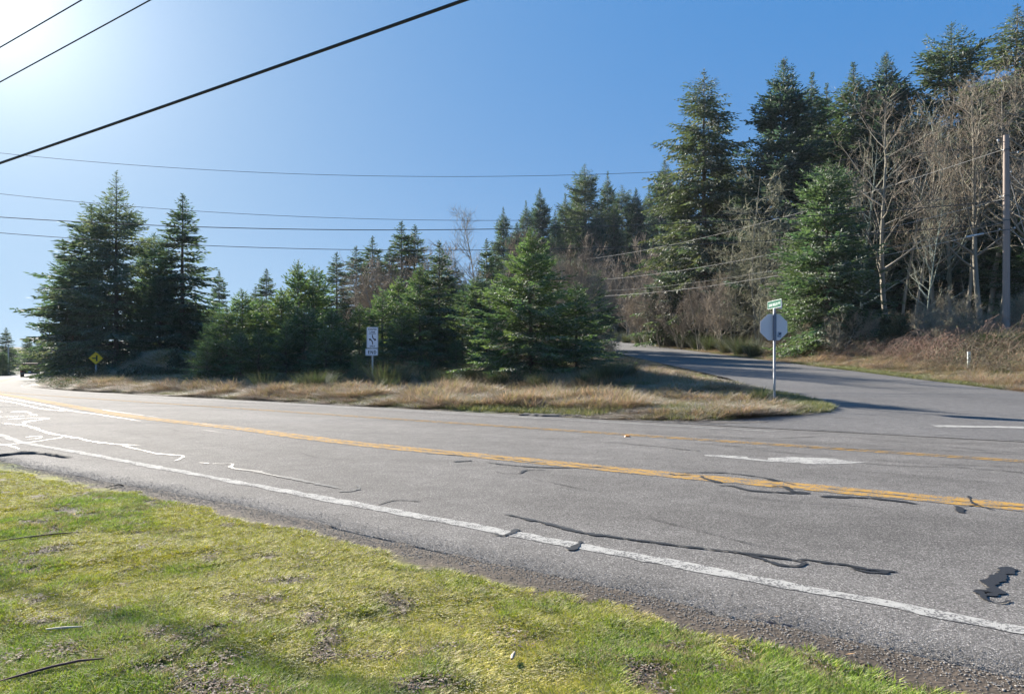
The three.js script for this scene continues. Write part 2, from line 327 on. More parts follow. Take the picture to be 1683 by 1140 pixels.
const TAR = [
  [[[825, 845], [880, 857], [940, 872], [1000, 882], [1100, 896], [1180, 905], [1240, 912], [1290, 919], [1325, 925]], 0.05],
  [[[1300, 921], [1345, 923.5], [1390, 930], [1430, 936], [1475, 940.5]], 0.065], [[[1212, 908], [1245, 918], [1280, 928], [1308, 931], [1325, 925]], 0.04], [[[1398, 934], [1425, 941], [1462, 942]], 0.04],
  [[[1662, 933], [1652, 941], [1636, 952], [1628, 962], [1640, 970], [1622, 978], [1605, 970]], 0.075], [[[1612, 972], [1620, 986], [1640, 992], [1662, 988]], 0.035],
  [[[1180, 798], [1205, 799], [1232, 806], [1290, 810], [1334, 811]], 0.06], [[[1268, 799], [1290, 800], [1304, 808], [1330, 811]], 0.06], [[[1346, 816], [1420, 818], [1470, 823], [1510, 828.5]], 0.065],
  [[[1100, 779], [1112, 781], [1150, 781], [1160, 787], [1187, 794]], 0.06], [[[1110, 777], [1190, 777.5], [1265, 787], [1310, 798]], 0.03], [[[1262, 788], [1280, 792]], 0.07],
  [[[1574, 832], [1578, 836], [1580, 843]], 0.05], [[[1592, 815], [1598, 824], [1608, 831], [1636, 839]], 0.03], [[[1580, 833], [1610, 831], [1683, 834]], 0.03],
  [[[800, 760], [850, 766], [900, 768.5], [955, 769], [1000, 767]], 0.045], [[[826, 777.5], [852, 778], [865, 773], [895, 772]], 0.045], [[[745, 759], [775, 757]], 0.05],
  [[[0, 696], [38, 699], [75, 710.5], [105, 717], [130, 721], [150, 725.5], [190, 730.5], [230, 732]], 0.10], [[[200, 732.5], [232, 740], [262, 746], [300, 749.5], [297, 754], [285, 758]], 0.08],
  [[[326, 760.5], [358, 762.5], [382, 762], [378, 769], [420, 775], [460, 783], [520, 796], [560, 803]], 0.075], [[[556, 809], [580, 807], [592, 802], [586, 798]], 0.05],
  [[[36, 699], [44, 693], [60, 690.5], [82, 687.5]], 0.09], [[[-20, 677], [40, 677], [52, 681], [60, 682.5]], 0.10], [[[-20, 686], [30, 684], [60, 682]], 0.06], [[[12, 689], [50, 687], [80, 687.5]], 0.05],
  [[[-30, 646], [0, 652], [40, 659.5], [85, 668], [115, 675], [160, 681], [205, 688], [235, 693]], 0.08], [[[-20, 655], [25, 662], [70, 672], [110, 676]], 0.06], [[[165, 673], [215, 680], [262, 686]], 0.04],
  [[[310, 693], [345, 698], [400, 704], [440, 708]], 0.06], [[[330, 706.5], [370, 712], [420, 715.5]], 0.04], [[[-20, 733], [20, 730], [55, 726], [105, 718.5]], 0.03], [[[40, 718.5], [64, 717], [60, 721], [44, 722]], 0.03], [[[-10, 729.5], [15, 733], [30, 738]], 0.05],
  [[[620, 830], [650, 822], [690, 824]], 0.025], [[[812, 879], [828, 881], [850, 870]], 0.05], [[[935, 905], [945, 901], [955, 890]], 0.05],
];
TAR.forEach(([p, w], i) => ribbon('tar_seam', tarMat, pix(p), w * (p[0][0] < 320 ? 0.45 : 0.85), 0.0058, road, { rag: 0.62, step: 0.02, seed: 200 + i, taper: true }));
{ // fine open cracks, joined: far too many to tell apart
  const r = mulberry(77), geos = [], crackMat = std(0.03, 0.029, 0.028, 0.95), holder = new THREE.Group();
  const lines = [[[1300, 704], [1420, 711], [1560, 716], [1683, 724]], [[1325, 735], [1400, 738], [1480, 739], [1560, 741], [1683, 747]], [[1140, 728], [1230, 735], [1290, 741]], [[1420, 762], [1500, 766], [1600, 770], [1683, 777]], [[1060, 712], [1160, 718], [1260, 720], [1340, 718]], [[590, 724], [640, 730], [670, 732]], [[1000, 727], [1090, 735], [1150, 742]], [[1440, 756], [1520, 762], [1683, 768]], [[1560, 735], [1640, 742], [1683, 744]], [[700, 745], [800, 752], [900, 762]], [[1400, 722], [1530, 728], [1640, 729]]];
  for (let k = 0; k < 34; k++) { const s = lerp(-9, 14, r()), d = lerp(4.5, 13.6, r()), a = (r() - 0.5) * 1.0; lines.push(null); const pts = []; let x = s, y = d; for (let q = 0; q < 6; q++) { pts.push(roadXZ(x, y)); x += Math.cos(a) * 0.35; y += (r() - 0.5) * 0.25 + Math.sin(a) * 0.1; } lines[lines.length - 1] = pts; lines[lines.length - 1].ground = true; }
  lines.forEach((l, i) => { const m = ribbon('crack', crackMat, l.ground ? l : pix(l), l.ground ? 0.008 : 0.022, 0.0082, holder, { rag: 0.9, step: 0.03, seed: 500 + i }); geos.push(m.geometry); });
  const m = part('hairline_cracks', mergeGeometries(geos), crackMat, road); m.userData.kind = 'stuff';
}
function berm(name, list, w, h, seed, mat, parent) {  // a broken lip of old asphalt along the road's edge
  const curve = new THREE.CatmullRomCurve3(pix(list).map(([x, z]) => V(x, 0, z))), b = new Buf(), n = Math.round(curve.getLength() / 0.04), t = V(), rows = [];
  for (let i = 0; i <= n; i++) {
    const u = i / n, q = curve.getPointAt(u); t.copy(curve.getTangentAt(u)); const e = smooth(0, 0.12, u) * smooth(1, 0.8, u), row = [];
    for (let k = 0; k <= 6; k++) { const a = k / 6 * Math.PI, rr = 0.75 + 0.6 * vnoise(i * 0.35, k * 0.9, seed); row.push(b.vert(q.x - t.z * Math.cos(a) * w * rr * (0.4 + 0.6 * e), -0.02 + Math.sin(a) * h * e * rr, q.z + t.x * Math.cos(a) * w * rr * (0.4 + 0.6 * e), [1, 1, 1])); }
    if (i) for (let k = 0; k < 6; k++) { const p = rows[i - 1]; b.tri(p[k], row[k], p[k + 1]); b.tri(p[k + 1], row[k], row[k + 1]); }
    rows.push(row);
  }
  return part(name, b.geo(), mat, parent);
}
const lipMat = std(0.045, 0.043, 0.04, 0.95);
berm('broken_edge', [[-60, 753], [0, 748.5], [40, 745.5], [70, 746], [100, 750], [125, 754]], 0.08, 0.055, 7, lipMat, road);
berm('broken_edge', [[850, 681.5], [890, 683.2], [930, 683.5], [975, 685.5]], 0.2, 0.07, 8, lipMat, road);
berm('broken_edge', [[1080, 691], [1150, 694], [1230, 695], [1300, 692]], 0.35, 0.05, 9, std(0.09, 0.08, 0.07, 1), road);
{
  const g = new THREE.CylinderGeometry(0.045, 0.055, 0.02, 10), [x, z] = onPlane(1031, 717.5), m = part('pavement_marker', g, std(0.6, 0.2, 0.03, 0.4), road); m.position.set(x, 0.012, z);
}

// ---------------------------------------------------------------- plants: generators
const leafy = (rough = 0.75, tr = 0.35) => new THREE.MeshPhysicalMaterial({ vertexColors: true, roughness: rough, transmission: tr, thickness: 0, side: THREE.DoubleSide });
const needleMat = leafy(0.85, 0.6), leafMat = leafy(0.55, 0.35), grassMat = leafy(0.85, 0.5), barkMat = new THREE.MeshStandardMaterial({ vertexColors: true, roughness: 0.95 });
function firShape(seed, o) {
  const r = mulberry(seed), wood = new Buf(), leaf = new Buf();
  const { H, R, base = 0.04, whorl = 0.4, nb = 6, twig = 0.2, twigLen = 0.8, ll = 0.3, lw = 0.09, droop = 0.3, up = 0.2, tip = 0.6, ragged = 0.25, power = 0.85, bark = [0.12, 0.095, 0.075], green = [0.045, 0.075, 0.026], missing = 0.06, lean = 0.01, hang = 0.25 } = o;
  const lx = (r() - 0.5) * lean * H, lz = (r() - 0.5) * lean * H, axis = (h) => V(lx * (h / H) ** 2, h, lz * (h / H) ** 2);
  const r0 = 0.011 * H + 0.03, tp = [], tr = [];
  for (let k = 0; k <= 10; k++) { tp.push(axis(H * k / 10).add(V((r() - 0.5) * 0.04, k ? 0 : -0.3, (r() - 0.5) * 0.04))); tr.push(r0 * (1 - k / 10) ** 0.9 + 0.008); }
  wood.tube(tp, tr, 7, bark);
  const f = V(), side = V(), upv = V(), d = V(), sv = V(), q = V(), gapPhase = r() * 6;
  for (let h = H * base; h < H - 0.12; h += whorl * (0.55 + 0.45 * (1 - h / H)) * (0.7 + 0.6 * r())) {
    const t = (h - H * base) / (H * (1 - base)), prof = R * Math.pow(1 - t, power) * (0.72 + 0.28 * smooth(0, 0.14, t)) * (1 + 0.14 * Math.sin(h * 1.3 + gapPhase)) * smooth(1.02, 0.90, t) ** 0.5 + 0.05 + 0.004 * H * (1 - t);
    const fineTop = 0.45 + 0.55 * smooth(1, 0.8, t);
    const count = Math.max(3, Math.round(nb * (0.7 + 0.5 * r()))), a0 = r() * 6.283;
    for (let k = 0; k < count; k++) {
      if (r() < missing) continue;
      const az = a0 + k / count * 6.283 + (r() - 0.5) * 0.7, L = prof * (1 - ragged + 2 * ragged * r()) * (r() < 0.07 ? 1.22 : 1);
      let pitch = lerp(-0.12 - droop * 0.4, tip, Math.pow(t, 1.7)) + (r() - 0.5) * 0.42; const hb = Math.max(0.02, h + (r() - 0.5) * whorl * 1.1);
      const seg = Math.max(3, Math.min(8, Math.round(L / 0.45))), pts = [axis(Math.min(hb, H))], dirs = [];
      for (let m = 0; m < seg; m++) { const u = m / seg, pp = pitch - droop * u + up * 2 * u * u; const bz = az + (r() - 0.5) * 0.25; f.set(Math.cos(bz) * Math.cos(pp), Math.sin(pp), Math.sin(bz) * Math.cos(pp)); dirs.push(f.clone()); pts.push(pts[m].clone().addScaledVector(f, L / seg)); }
      const br = Math.min(r0 * 0.5, 0.006 + 0.008 * L);
      wood.tube(pts, pts.map((_, m) => br * (1 - 0.85 * m / seg)), 3, bark);
      const tone = 0.72 + 0.56 * r(), warm = (r() - 0.5) * 0.3;
      const n = Math.max(3, Math.round(L / twig));
      for (let m = 0; m <= n; m++) {
        const u = lerp(0.12, 1, m / n), at0 = u * seg, i0 = Math.min(seg - 1, Math.floor(at0));
        q.copy(pts[i0]).lerp(pts[i0 + 1], at0 - i0); f.copy(dirs[i0]);
        side.set(-f.z, 0, f.x).normalize(); upv.crossVectors(side, f);
        for (const sg of m === n ? [0] : [-1, 1]) {
          const tl = Math.min(twigLen, L * 0.55) * (1.05 - 0.75 * u) * (0.6 + 0.7 * r()) + ll * 0.35 * fineTop, ang = 0.75 + 0.35 * (r() - 0.5);
          d.copy(f).multiplyScalar(sg ? Math.cos(ang) : 1).addScaledVector(side, sg * Math.sin(ang)).addScaledVector(upv, (r() - 0.5) * 0.35); d.y -= hang * (0.4 + r()); d.normalize();
          const nl = Math.max(1, Math.round(tl / (ll * 0.62)));
          for (let e = 0; e < nl; e++) {
            const w = e / nl, px = q.x + d.x * tl * w, py = q.y + d.y * tl * w, pz = q.z + d.z * tl * w;
            const dd = V(d.x + (r() - 0.5) * 0.9, d.y + (r() - 0.5) * 0.55 + 0.1, d.z + (r() - 0.5) * 0.9).normalize();
            sv.set(r() - 0.5, (r() - 0.5) * 0.7, r() - 0.5).cross(dd).normalize();
            const v = tone * (0.75 + 0.5 * r());
            leaf.leaf(V(px, py, pz), dd, sv, fineTop * ll * (0.7 + 0.6 * r()), fineTop * lw * (0.7 + 0.6 * r()), [green[0] * v * (1 + warm), green[1] * v, green[2] * v * (1 - warm * 0.6)]);
          }
        }
      }
    }
  }
  for (let k = 0; k < 18; k++) { const h = H * (0.955 + 0.045 * k / 18), az = r() * 6.3; leaf.leaf(axis(h), V(Math.cos(az) * 0.55, 0.85, Math.sin(az) * 0.55).normalize(), V(-Math.sin(az), 0, Math.cos(az)), ll * 0.45, lw * 0.5, green); }
  return { wood: wood.geo(), leaf: leaf.geo(), H };
}
function bareShape(seed, o) {
  const r = mulberry(seed), wood = new Buf(), twigs = new Buf();
  const { H, stems = 1, r0 = 0.11, spread = 0.12, limbs = 12, sub = 6, fine = 5, bark = [0.34, 0.31, 0.26], twigC = [0.26, 0.19, 0.15], from = 0.3, twist = 0.35, rise: ri = 0.55, reach = 0.34, twigLen = 0.7, twigR = 0.006, lichen = 0 } = o;
  const walk = (p, dir, L, n, wob, up) => { const pts = [p.clone()], d = dir.clone(); for (let k = 0; k < n; k++) { d.x += (r() - 0.5) * wob; d.y += (r() - 0.5) * wob + up / n; d.z += (r() - 0.5) * wob; d.normalize(); pts.push(pts[k].clone().addScaledVector(d, L / n)); } return pts; };
  const along_ = (pts, u) => { const x = u * (pts.length - 1), i = Math.min(pts.length - 2, Math.floor(x)); return [pts[i].clone().lerp(pts[i + 1], x - i), pts[i + 1].clone().sub(pts[i]).normalize()]; };
  const branch = (dir, ang) => { const a = V(r() - 0.5, r() - 0.5, r() - 0.5).cross(dir).normalize(); return dir.clone().multiplyScalar(Math.cos(ang)).addScaledVector(a, Math.sin(ang)).normalize(); };
  for (let s = 0; s < stems; s++) {
    const a = r() * 6.28, off = stems > 1 ? 0.25 * r() : 0, h = H * (stems > 1 ? 0.65 + 0.4 * r() : 1), rr = r0 * (stems > 1 ? 0.6 + 0.6 * r() : 1);
    const trunk = walk(V(Math.cos(a) * off, -0.2, Math.sin(a) * off), V(Math.cos(a) * spread * (0.3 + r()), 1, Math.sin(a) * spread * (0.3 + r())).normalize(), h, 9, twist * 0.35, 0.25);
    wood.tube(trunk, trunk.map((_, k) => rr * (1 - k / (trunk.length - 0.4)) ** 0.8 + 0.006), 6, bark);
    const nl = Math.round(limbs * (0.8 + 0.4 * r()));
    for (let l = 0; l < nl; l++) {
      const u = lerp(from, 0.98, (l + r()) / nl), [p, d] = along_(trunk, u), LL = h * reach * (1.15 - 0.75 * u) * (0.6 + 0.7 * r());
      const limb = walk(p, branch(d, 0.75 + 0.5 * r()), LL, 6, twist, ri), lr = Math.min(rr * (1 - u) * 0.55 + 0.012, 0.01 + 0.012 * LL);
      wood.tube(limb, limb.map((_, k) => lr * (1 - 0.85 * k / 6) + 0.003), 4, bark);
      const ns = Math.round(sub * (0.7 + 0.6 * r()));
      for (let b = 0; b < ns; b++) {
        const ub = lerp(0.2, 1, (b + r()) / ns), [p2, d2] = along_(limb, Math.min(1, ub)), L2 = LL * 0.45 * (1.2 - 0.7 * ub) * (0.6 + 0.7 * r());
        const br = walk(p2, branch(d2, 0.55 + 0.6 * r()), L2, 4, twist, ri * 0.7);
        twigs.tube(br, br.map((_, k) => Math.max(twigR, lr * 0.4 * (1 - 0.8 * k / 4))), 3, [lerp(bark[0], twigC[0], 0.5), lerp(bark[1], twigC[1], 0.5), lerp(bark[2], twigC[2], 0.5)]);
        const nf = Math.round(fine * (0.6 + 0.8 * r()));
        for (let t = 0; t < nf; t++) {
          const [p3, d3] = along_(br, Math.min(1, lerp(0.15, 1, (t + r()) / nf))), L3 = twigLen * (0.5 + r());
          const w = walk(p3, branch(d3, 0.4 + 0.6 * r()), L3, 2, twist * 1.2, 0.25), k = 0.75 + 0.5 * r(), li = r() < lichen;
          twigs.tube(w, [twigR, twigR * 0.8, twigR * 0.4], 3, li ? [0.30 * k, 0.31 * k, 0.20 * k] : twigC.map((v) => v * k));
        }
      }
    }
  }
  return { wood: wood.geo(), leaf: twigs.geo(), H };
}
function bladeClump(seed, n, o) {                   // tufts: many blades from one foot
  const r = mulberry(seed), b = new Buf(), { h, w, rad, out = 0.6, bow = 0.5, colors, seg = 2 } = o, p = V();
  for (let k = 0; k < n; k++) {
    const a = r() * 6.283, q = Math.sqrt(r()) * rad, x = Math.cos(a) * q, z = Math.sin(a) * q, az = a + (r() - 0.5) * 2.2, hh = h * (0.55 + 0.6 * r()), lean = out * (0.2 + r()), cv = bow * r(), c0 = colors[Math.floor(r() * colors.length)], kk = 0.8 + 0.4 * r(), c = c0.map((v) => v * kk);
    const sx = -Math.sin(az + (r() - 0.5)), sz = Math.cos(az), row = [];
    for (let m = 0; m <= seg; m++) { const u = m / seg, hor = hh * (lean * u + cv * u * u), y = hh * u * (1 - 0.35 * cv * u); const ww = m === seg ? 0 : w / 2 * (1 - 0.35 * u); p.set(x + Math.cos(az) * hor, y - 0.01, z + Math.sin(az) * hor); row.push([b.vert(p.x + sx * ww, p.y, p.z + sz * ww, c), m === seg ? -1 : b.vert(p.x - sx * ww, p.y, p.z - sz * ww, c)]); }
    for (let m = 0; m < seg; m++) { const A0 = row[m], B0 = row[m + 1]; if (B0[1] < 0) b.tri(A0[0], A0[1], B0[0]); else { b.tri(A0[0], A0[1], B0[0]); b.tri(A0[1], B0[1], B0[0]); } }
  }
  return b.geo();
}
function scatter(name, geo, mat, list, label, category) {  // list: [x, y, z, turn, sx, sy, [r, g, b]?]
  const m = new THREE.InstancedMesh(geo, mat, list.length), M = new THREE.Matrix4(), q = new THREE.Quaternion(), e = new THREE.Euler(), c = new THREE.Color();
  list.forEach(([x, y, z, turn, sx, sy, col, tilt], i) => { e.set(tilt?.[0] ?? 0, turn, tilt?.[1] ?? 0); M.compose(V(x, y, z), q.setFromEuler(e), V(sx, sy, sx)); m.setMatrixAt(i, M); if (col) m.setColorAt(i, c.setRGB(...col)); });
  m.castShadow = m.receiveShadow = true; m.name = numbered(name); m.userData.kind = 'stuff'; tag(m, label, category); scene.add(m); return m;
}

// ---------------------------------------------------------------- trees
const TREE = {};
const protoOf = (key, shape, crownMat, crownName = 'crown') => { TREE[key] = { shape, crownMat, crownName, first: true }; };
function plant(key, name, px, D, top, label, group, o = {}) {           // top: row of its tip in the photograph, at that distance
  const T = TREE[key], [x, z] = at(px, D), y = groundY(x, z) - 0.02, H = (o.h ?? (lift(top, D) - y)), s = H / T.shape.H;
  const g = thing(name, x, y, z, o.turn ?? hash2(px | 0, D | 0, 3) * 6.283); g.scale.set(s * (o.wide ?? 1), s, s * (o.wide ?? 1));
  part('trunk', T.shape.wood, barkMat, g); part(T.crownName, T.shape.leaf, T.crownMat, g);
  tag(g, label, 'tree', group); return g;
}
const oldGreen = [0.074, 0.116, 0.044], blueGreen = [0.060, 0.104, 0.054], youngGreen = [0.104, 0.168, 0.044], oliveGreen = [0.086, 0.116, 0.042];
protoOf('near', firShape(1, { H: 7, R: 3.5, base: 0.01, whorl: 0.27, nb: 8, twig: 0.11, twigLen: 0.75, ll: 0.17, lw: 0.05, droop: 0.15, up: 0.22, tip: 0.85, power: 0.98, green: youngGreen, missing: 0.02, ragged: 0.2 }), needleMat);
protoOf('near2', firShape(2, { H: 5.6, R: 2.2, base: 0.01, whorl: 0.25, nb: 7, twig: 0.11, twigLen: 0.6, ll: 0.17, lw: 0.05, droop: 0.15, up: 0.25, tip: 0.9, power: 0.92, green: [0.096, 0.156, 0.046], ragged: 0.25 }), needleMat);
protoOf('young1', firShape(3, { H: 5.5, R: 2.0, base: 0.01, whorl: 0.30, nb: 7, twig: 0.15, twigLen: 0.6, ll: 0.22, lw: 0.065, droop: 0.1, up: 0.25, tip: 0.95, power: 0.74, green: [0.112, 0.172, 0.048], ragged: 0.28 }), needleMat);
protoOf('young2', firShape(4, { H: 5.5, R: 2.3, base: 0.01, whorl: 0.34, nb: 7, twig: 0.15, twigLen: 0.7, ll: 0.22, lw: 0.065, droop: 0.15, up: 0.28, tip: 0.9, power: 0.8, green: [0.096, 0.156, 0.046], ragged: 0.3, missing: 0.1 }), needleMat);
protoOf('slim', firShape(5, { H: 12, R: 2.4, base: 0.03, whorl: 0.38, nb: 7, twig: 0.17, twigLen: 0.9, ll: 0.3, lw: 0.10, droop: 0.35, up: 0.2, tip: 0.7, power: 0.8, green: oldGreen, ragged: 0.3, missing: 0.1 }), needleMat);
protoOf('sweep', firShape(6, { H: 17, R: 6.6, base: 0.05, whorl: 0.5, nb: 6, twig: 0.2, twigLen: 1.3, ll: 0.31, lw: 0.085, droop: 0.30, up: 0.32, tip: 0.75, power: 1.02, green: [0.120, 0.160, 0.068], ragged: 0.28, missing: 0.1, hang: 0.4 }), needleMat);
protoOf('tallA', firShape(7, { H: 27, R: 6.0, base: 0.06, whorl: 0.56, nb: 7, twig: 0.22, twigLen: 1.35, ll: 0.36, lw: 0.125, droop: 0.42, up: 0.25, tip: 0.5, power: 0.72, green: oliveGreen, ragged: 0.42, missing: 0.16, hang: 0.6 }), needleMat);
protoOf('tallB', firShape(8, { H: 26, R: 5.2, base: 0.06, whorl: 0.5, nb: 8, twig: 0.22, twigLen: 1.2, ll: 0.36, lw: 0.125, droop: 0.25, up: 0.32, tip: 0.8, power: 0.7, green: blueGreen, ragged: 0.3, missing: 0.08, hang: 0.3 }), needleMat);
protoOf('tallC', firShape(9, { H: 26, R: 4.4, base: 0.06, whorl: 0.5, nb: 8, twig: 0.22, twigLen: 1.1, ll: 0.36, lw: 0.125, droop: 0.35, up: 0.3, tip: 0.75, power: 0.75, green: oldGreen, ragged: 0.34, missing: 0.08, hang: 0.5 }), needleMat);
protoOf('tallD', firShape(10, { H: 28, R: 5.6, base: 0.15, whorl: 0.66, nb: 7, twig: 0.22, twigLen: 1.3, ll: 0.36, lw: 0.125, droop: 0.3, up: 0.5, tip: 0.6, power: 0.62, green: [0.080, 0.118, 0.043], ragged: 0.4, missing: 0.14, hang: 0.45 }), needleMat);
protoOf('bushy', firShape(11, { H: 10, R: 3.2, base: 0.02, whorl: 0.34, nb: 8, twig: 0.16, twigLen: 0.9, ll: 0.24, lw: 0.075, droop: 0.3, up: 0.3, tip: 0.8, power: 0.6, green: [0.090, 0.152, 0.050], ragged: 0.25, missing: 0.05 }), needleMat);
const PALE = [0.27, 0.245, 0.195], PINK = [0.29, 0.235, 0.175], GREYT = [0.27, 0.24, 0.19];
protoOf('alderA', bareShape(21, { H: 14, r0: 0.16, limbs: 22, sub: 7, fine: 4, bark: PALE, twigC: PINK, from: 0.26, reach: 0.40, twigLen: 0.8, twigR: 0.0095, lichen: 0.15 }), barkMat);
protoOf('alderB', bareShape(22, { H: 14, r0: 0.13, limbs: 20, sub: 7, fine: 4, bark: PALE, twigC: PINK, from: 0.38, reach: 0.32, twigLen: 0.75, twigR: 0.0095, twist: 0.45, lichen: 0.2 }), barkMat);
protoOf('alderC', bareShape(23, { H: 12, r0: 0.11, limbs: 20, sub: 6, fine: 4, bark: [0.29, 0.33, 0.27], twigC: [0.33, 0.27, 0.2], from: 0.18, reach: 0.36, twigLen: 0.6, twigR: 0.0095, twist: 0.55, ri: 0.2, lichen: 0.4 }), barkMat);
protoOf('lichen', bareShape(24, { H: 11, stems: 3, r0: 0.10, limbs: 26, sub: 8, fine: 6, bark: [0.30, 0.28, 0.22], twigC: [0.34, 0.31, 0.21], from: 0.1, reach: 0.36, twigLen: 0.55, twigR: 0.011, twist: 0.7, rise: -0.2, lichen: 0.6 }), barkMat);
protoOf('haze', bareShape(25, { H: 8, stems: 6, r0: 0.05, spread: 0.45, limbs: 11, sub: 6, fine: 5, bark: GREYT, twigC: PINK, from: 0.2, reach: 0.36, twigLen: 0.6, twigR: 0.010, rise: 0.9 }), barkMat);
protoOf('thicket', bareShape(26, { H: 5, stems: 7, r0: 0.035, spread: 0.55, limbs: 9, sub: 5, fine: 4, bark: GREYT, twigC: [0.31, 0.25, 0.18], from: 0.12, reach: 0.38, twigLen: 0.5, twigR: 0.011, rise: 0.7, lichen: 0.35 }), barkMat);
{ // broadleaf evergreens: madrone and holly
  const broad = (seed, o) => { const s = bareShape(seed, o), r = mulberry(seed + 9), leaf = new Buf(), p = s.leaf.attributes.position; for (let i = 0; i < p.count; i += o.every) { const b = V(p.getX(i), p.getY(i), p.getZ(i)); for (let k = 0; k < o.each; k++) { const d = V(r() - 0.5, r() - 0.4, r() - 0.5).normalize(), sv = V(r() - 0.5, r() - 0.5, r() - 0.5).cross(d).normalize(), v = 0.7 + 0.6 * r(); leaf.leaf(b, d, sv, o.ll * (0.7 + 0.6 * r()), o.lw, o.green.map((c) => c * v)); } } s.wood = mergeGeometries([s.wood, s.leaf]); s.leaf = leaf.geo(); return s; };
  protoOf('madrone', broad(31, { H: 8, r0: 0.16, limbs: 14, sub: 6, fine: 5, from: 0.3, reach: 0.5, spread: 0.5, twist: 0.5, twigLen: 0.6, bark: [0.26, 0.16, 0.11], twigC: [0.2, 0.13, 0.09], every: 6, each: 2, ll: 0.26, lw: 0.12, green: [0.085, 0.105, 0.042] }), leafMat);
  protoOf('holly', broad(32, { H: 4, stems: 3, r0: 0.06, limbs: 12, sub: 5, fine: 5, from: 0.1, reach: 0.42, spread: 0.3, twigLen: 0.4, bark: [0.16, 0.14, 0.11], twigC: [0.12, 0.12, 0.08], every: 4, each: 3, ll: 0.16, lw: 0.09, green: [0.06, 0.085, 0.025] }), leafMat);
  protoOf('salal', broad(33, { H: 1.3, stems: 7, r0: 0.02, limbs: 6, sub: 3, fine: 3, from: 0.1, reach: 0.5, spread: 0.8, twigLen: 0.3, bark: [0.16, 0.11, 0.08], twigC: [0.16, 0.10, 0.07], every: 6, each: 2, ll: 0.15, lw: 0.08, green: [0.085, 0.105, 0.04] }), leafMat);
}
// left of the bend
plant('sweep', 'fir_tree', 190, 60, 281, 'tall broad fir with sweeping branches behind the yellow junction sign');
plant('slim', 'fir_tree', 150, 63, 336, 'fir with a narrow dark tip just beside the broad sweeping fir', null, { wide: 1.7 });
plant('slim', 'fir_tree', 299, 62, 318, 'thin drooping fir with gappy branches standing over the grey shed', null, { wide: 1.25, turn: 2 });
plant('bushy', 'fir_tree', 253, 66, 385, 'short fir tip between the broad fir and the thin drooping fir', null, { wide: 0.9 });
plant('bushy', 'fir_tree', 262, 60, 455, 'bushy low firs filling the gap under the broad fir', 'bushy firs under the broad fir', { wide: 1.3 });
plant('bushy', 'fir_tree', 120, 66, 420, 'bushy low firs filling the gap under the broad fir', 'bushy firs under the broad fir', { wide: 1.2 });
plant('bushy', 'fir_tree', 318, 66, 500, 'bushy low firs filling the gap under the broad fir', 'bushy firs under the broad fir', { wide: 1.1, turn: 4 });
plant('slim', 'fir_tree', 360, 92, 444, 'lone slim fir showing above the young firs right of the grey shed');
plant('madrone', 'madrone_tree', 84, 64, 478, 'open broadleaf tree with glinting leaves leaning over the road bend');
plant('madrone', 'madrone_tree', 112, 62, 528, 'low broadleaf tree on the ivy bank above the road bend', null, { turn: 3 });
plant('slim', 'fir_tree', 9, 112, 538, 'far fir beside a slim pole across the road bend', null, { wide: 1.3 });
plant('bushy', 'fir_tree', 4, 100, 578, 'low dark tree at the foot of the far fir', null, { wide: 1.2 });
{ const r = mulberry(99); for (let k = 0; k < 24; k++) plant(['slim', 'tallC', 'bushy'][k % 3], 'fir_tree', -90 + 200 * r(), 150 + 130 * r(), 552 + 26 * r(), 'hazy far fir beyond the road bend', 'far firs beyond the road bend', { wide: 1.5 }); }
// young firs along the verge
const YG = 'young firs in a row behind the roadside grass', YL = 'young bright green fir in the row behind the roadside grass';
for (const [px, D, top, k] of [[345, 38, 533, 1], [372, 36, 505, 2], [398, 37, 476, 1], [430, 39, 490, 2], [462, 37, 474, 1], [489, 39, 428, 1], [515, 40, 440, 2], [545, 37, 505, 1], [560, 34.5, 540, 2], [590, 37, 500, 1], [628, 36, 480, 2], [655, 38, 455, 1], [340, 35, 560, 2], [425, 34.5, 540, 1], [500, 36, 500, 2], [610, 34, 545, 1], [660, 34.5, 520, 2], [760, 36, 500, 1], [750, 34, 560, 2], [395, 34.5, 545, 2], [535, 34, 535, 1], [470, 35, 530, 2]])
  plant('young' + k, 'young_fir', px, D, top, YL, YG, { wide: (px === 489 || px === 515 ? 0.75 : 1.05) + 0.2 * hash2(px, 7) });
plant('near2', 'young_fir', 690, 35, 432, 'mid green young fir touching the darker fir behind the lane sign');
plant('slim', 'young_fir', 722, 35.5, 396, 'dark open fir between the lane sign and the largest roadside fir', null, { wide: 1.15 });
plant('young1', 'young_fir', 585, 31.8, 574, 'knee high bright fir sapling just left of the lane sign', null, { wide: 0.8 });
plant('near', 'young_fir', 872, 30, 374, 'largest bright green fir at the verge with dense branches to the ground', null, { wide: 1.12 });
plant('near2', 'young_fir', 948, 30.5, 462, 'darker green fir beside the largest fir next to the side road', null, { wide: 1.3 });
plant('near2', 'young_fir', 800, 33, 520, 'half grown fir tucked behind the largest roadside fir', null, { wide: 1.1, turn: 1 });
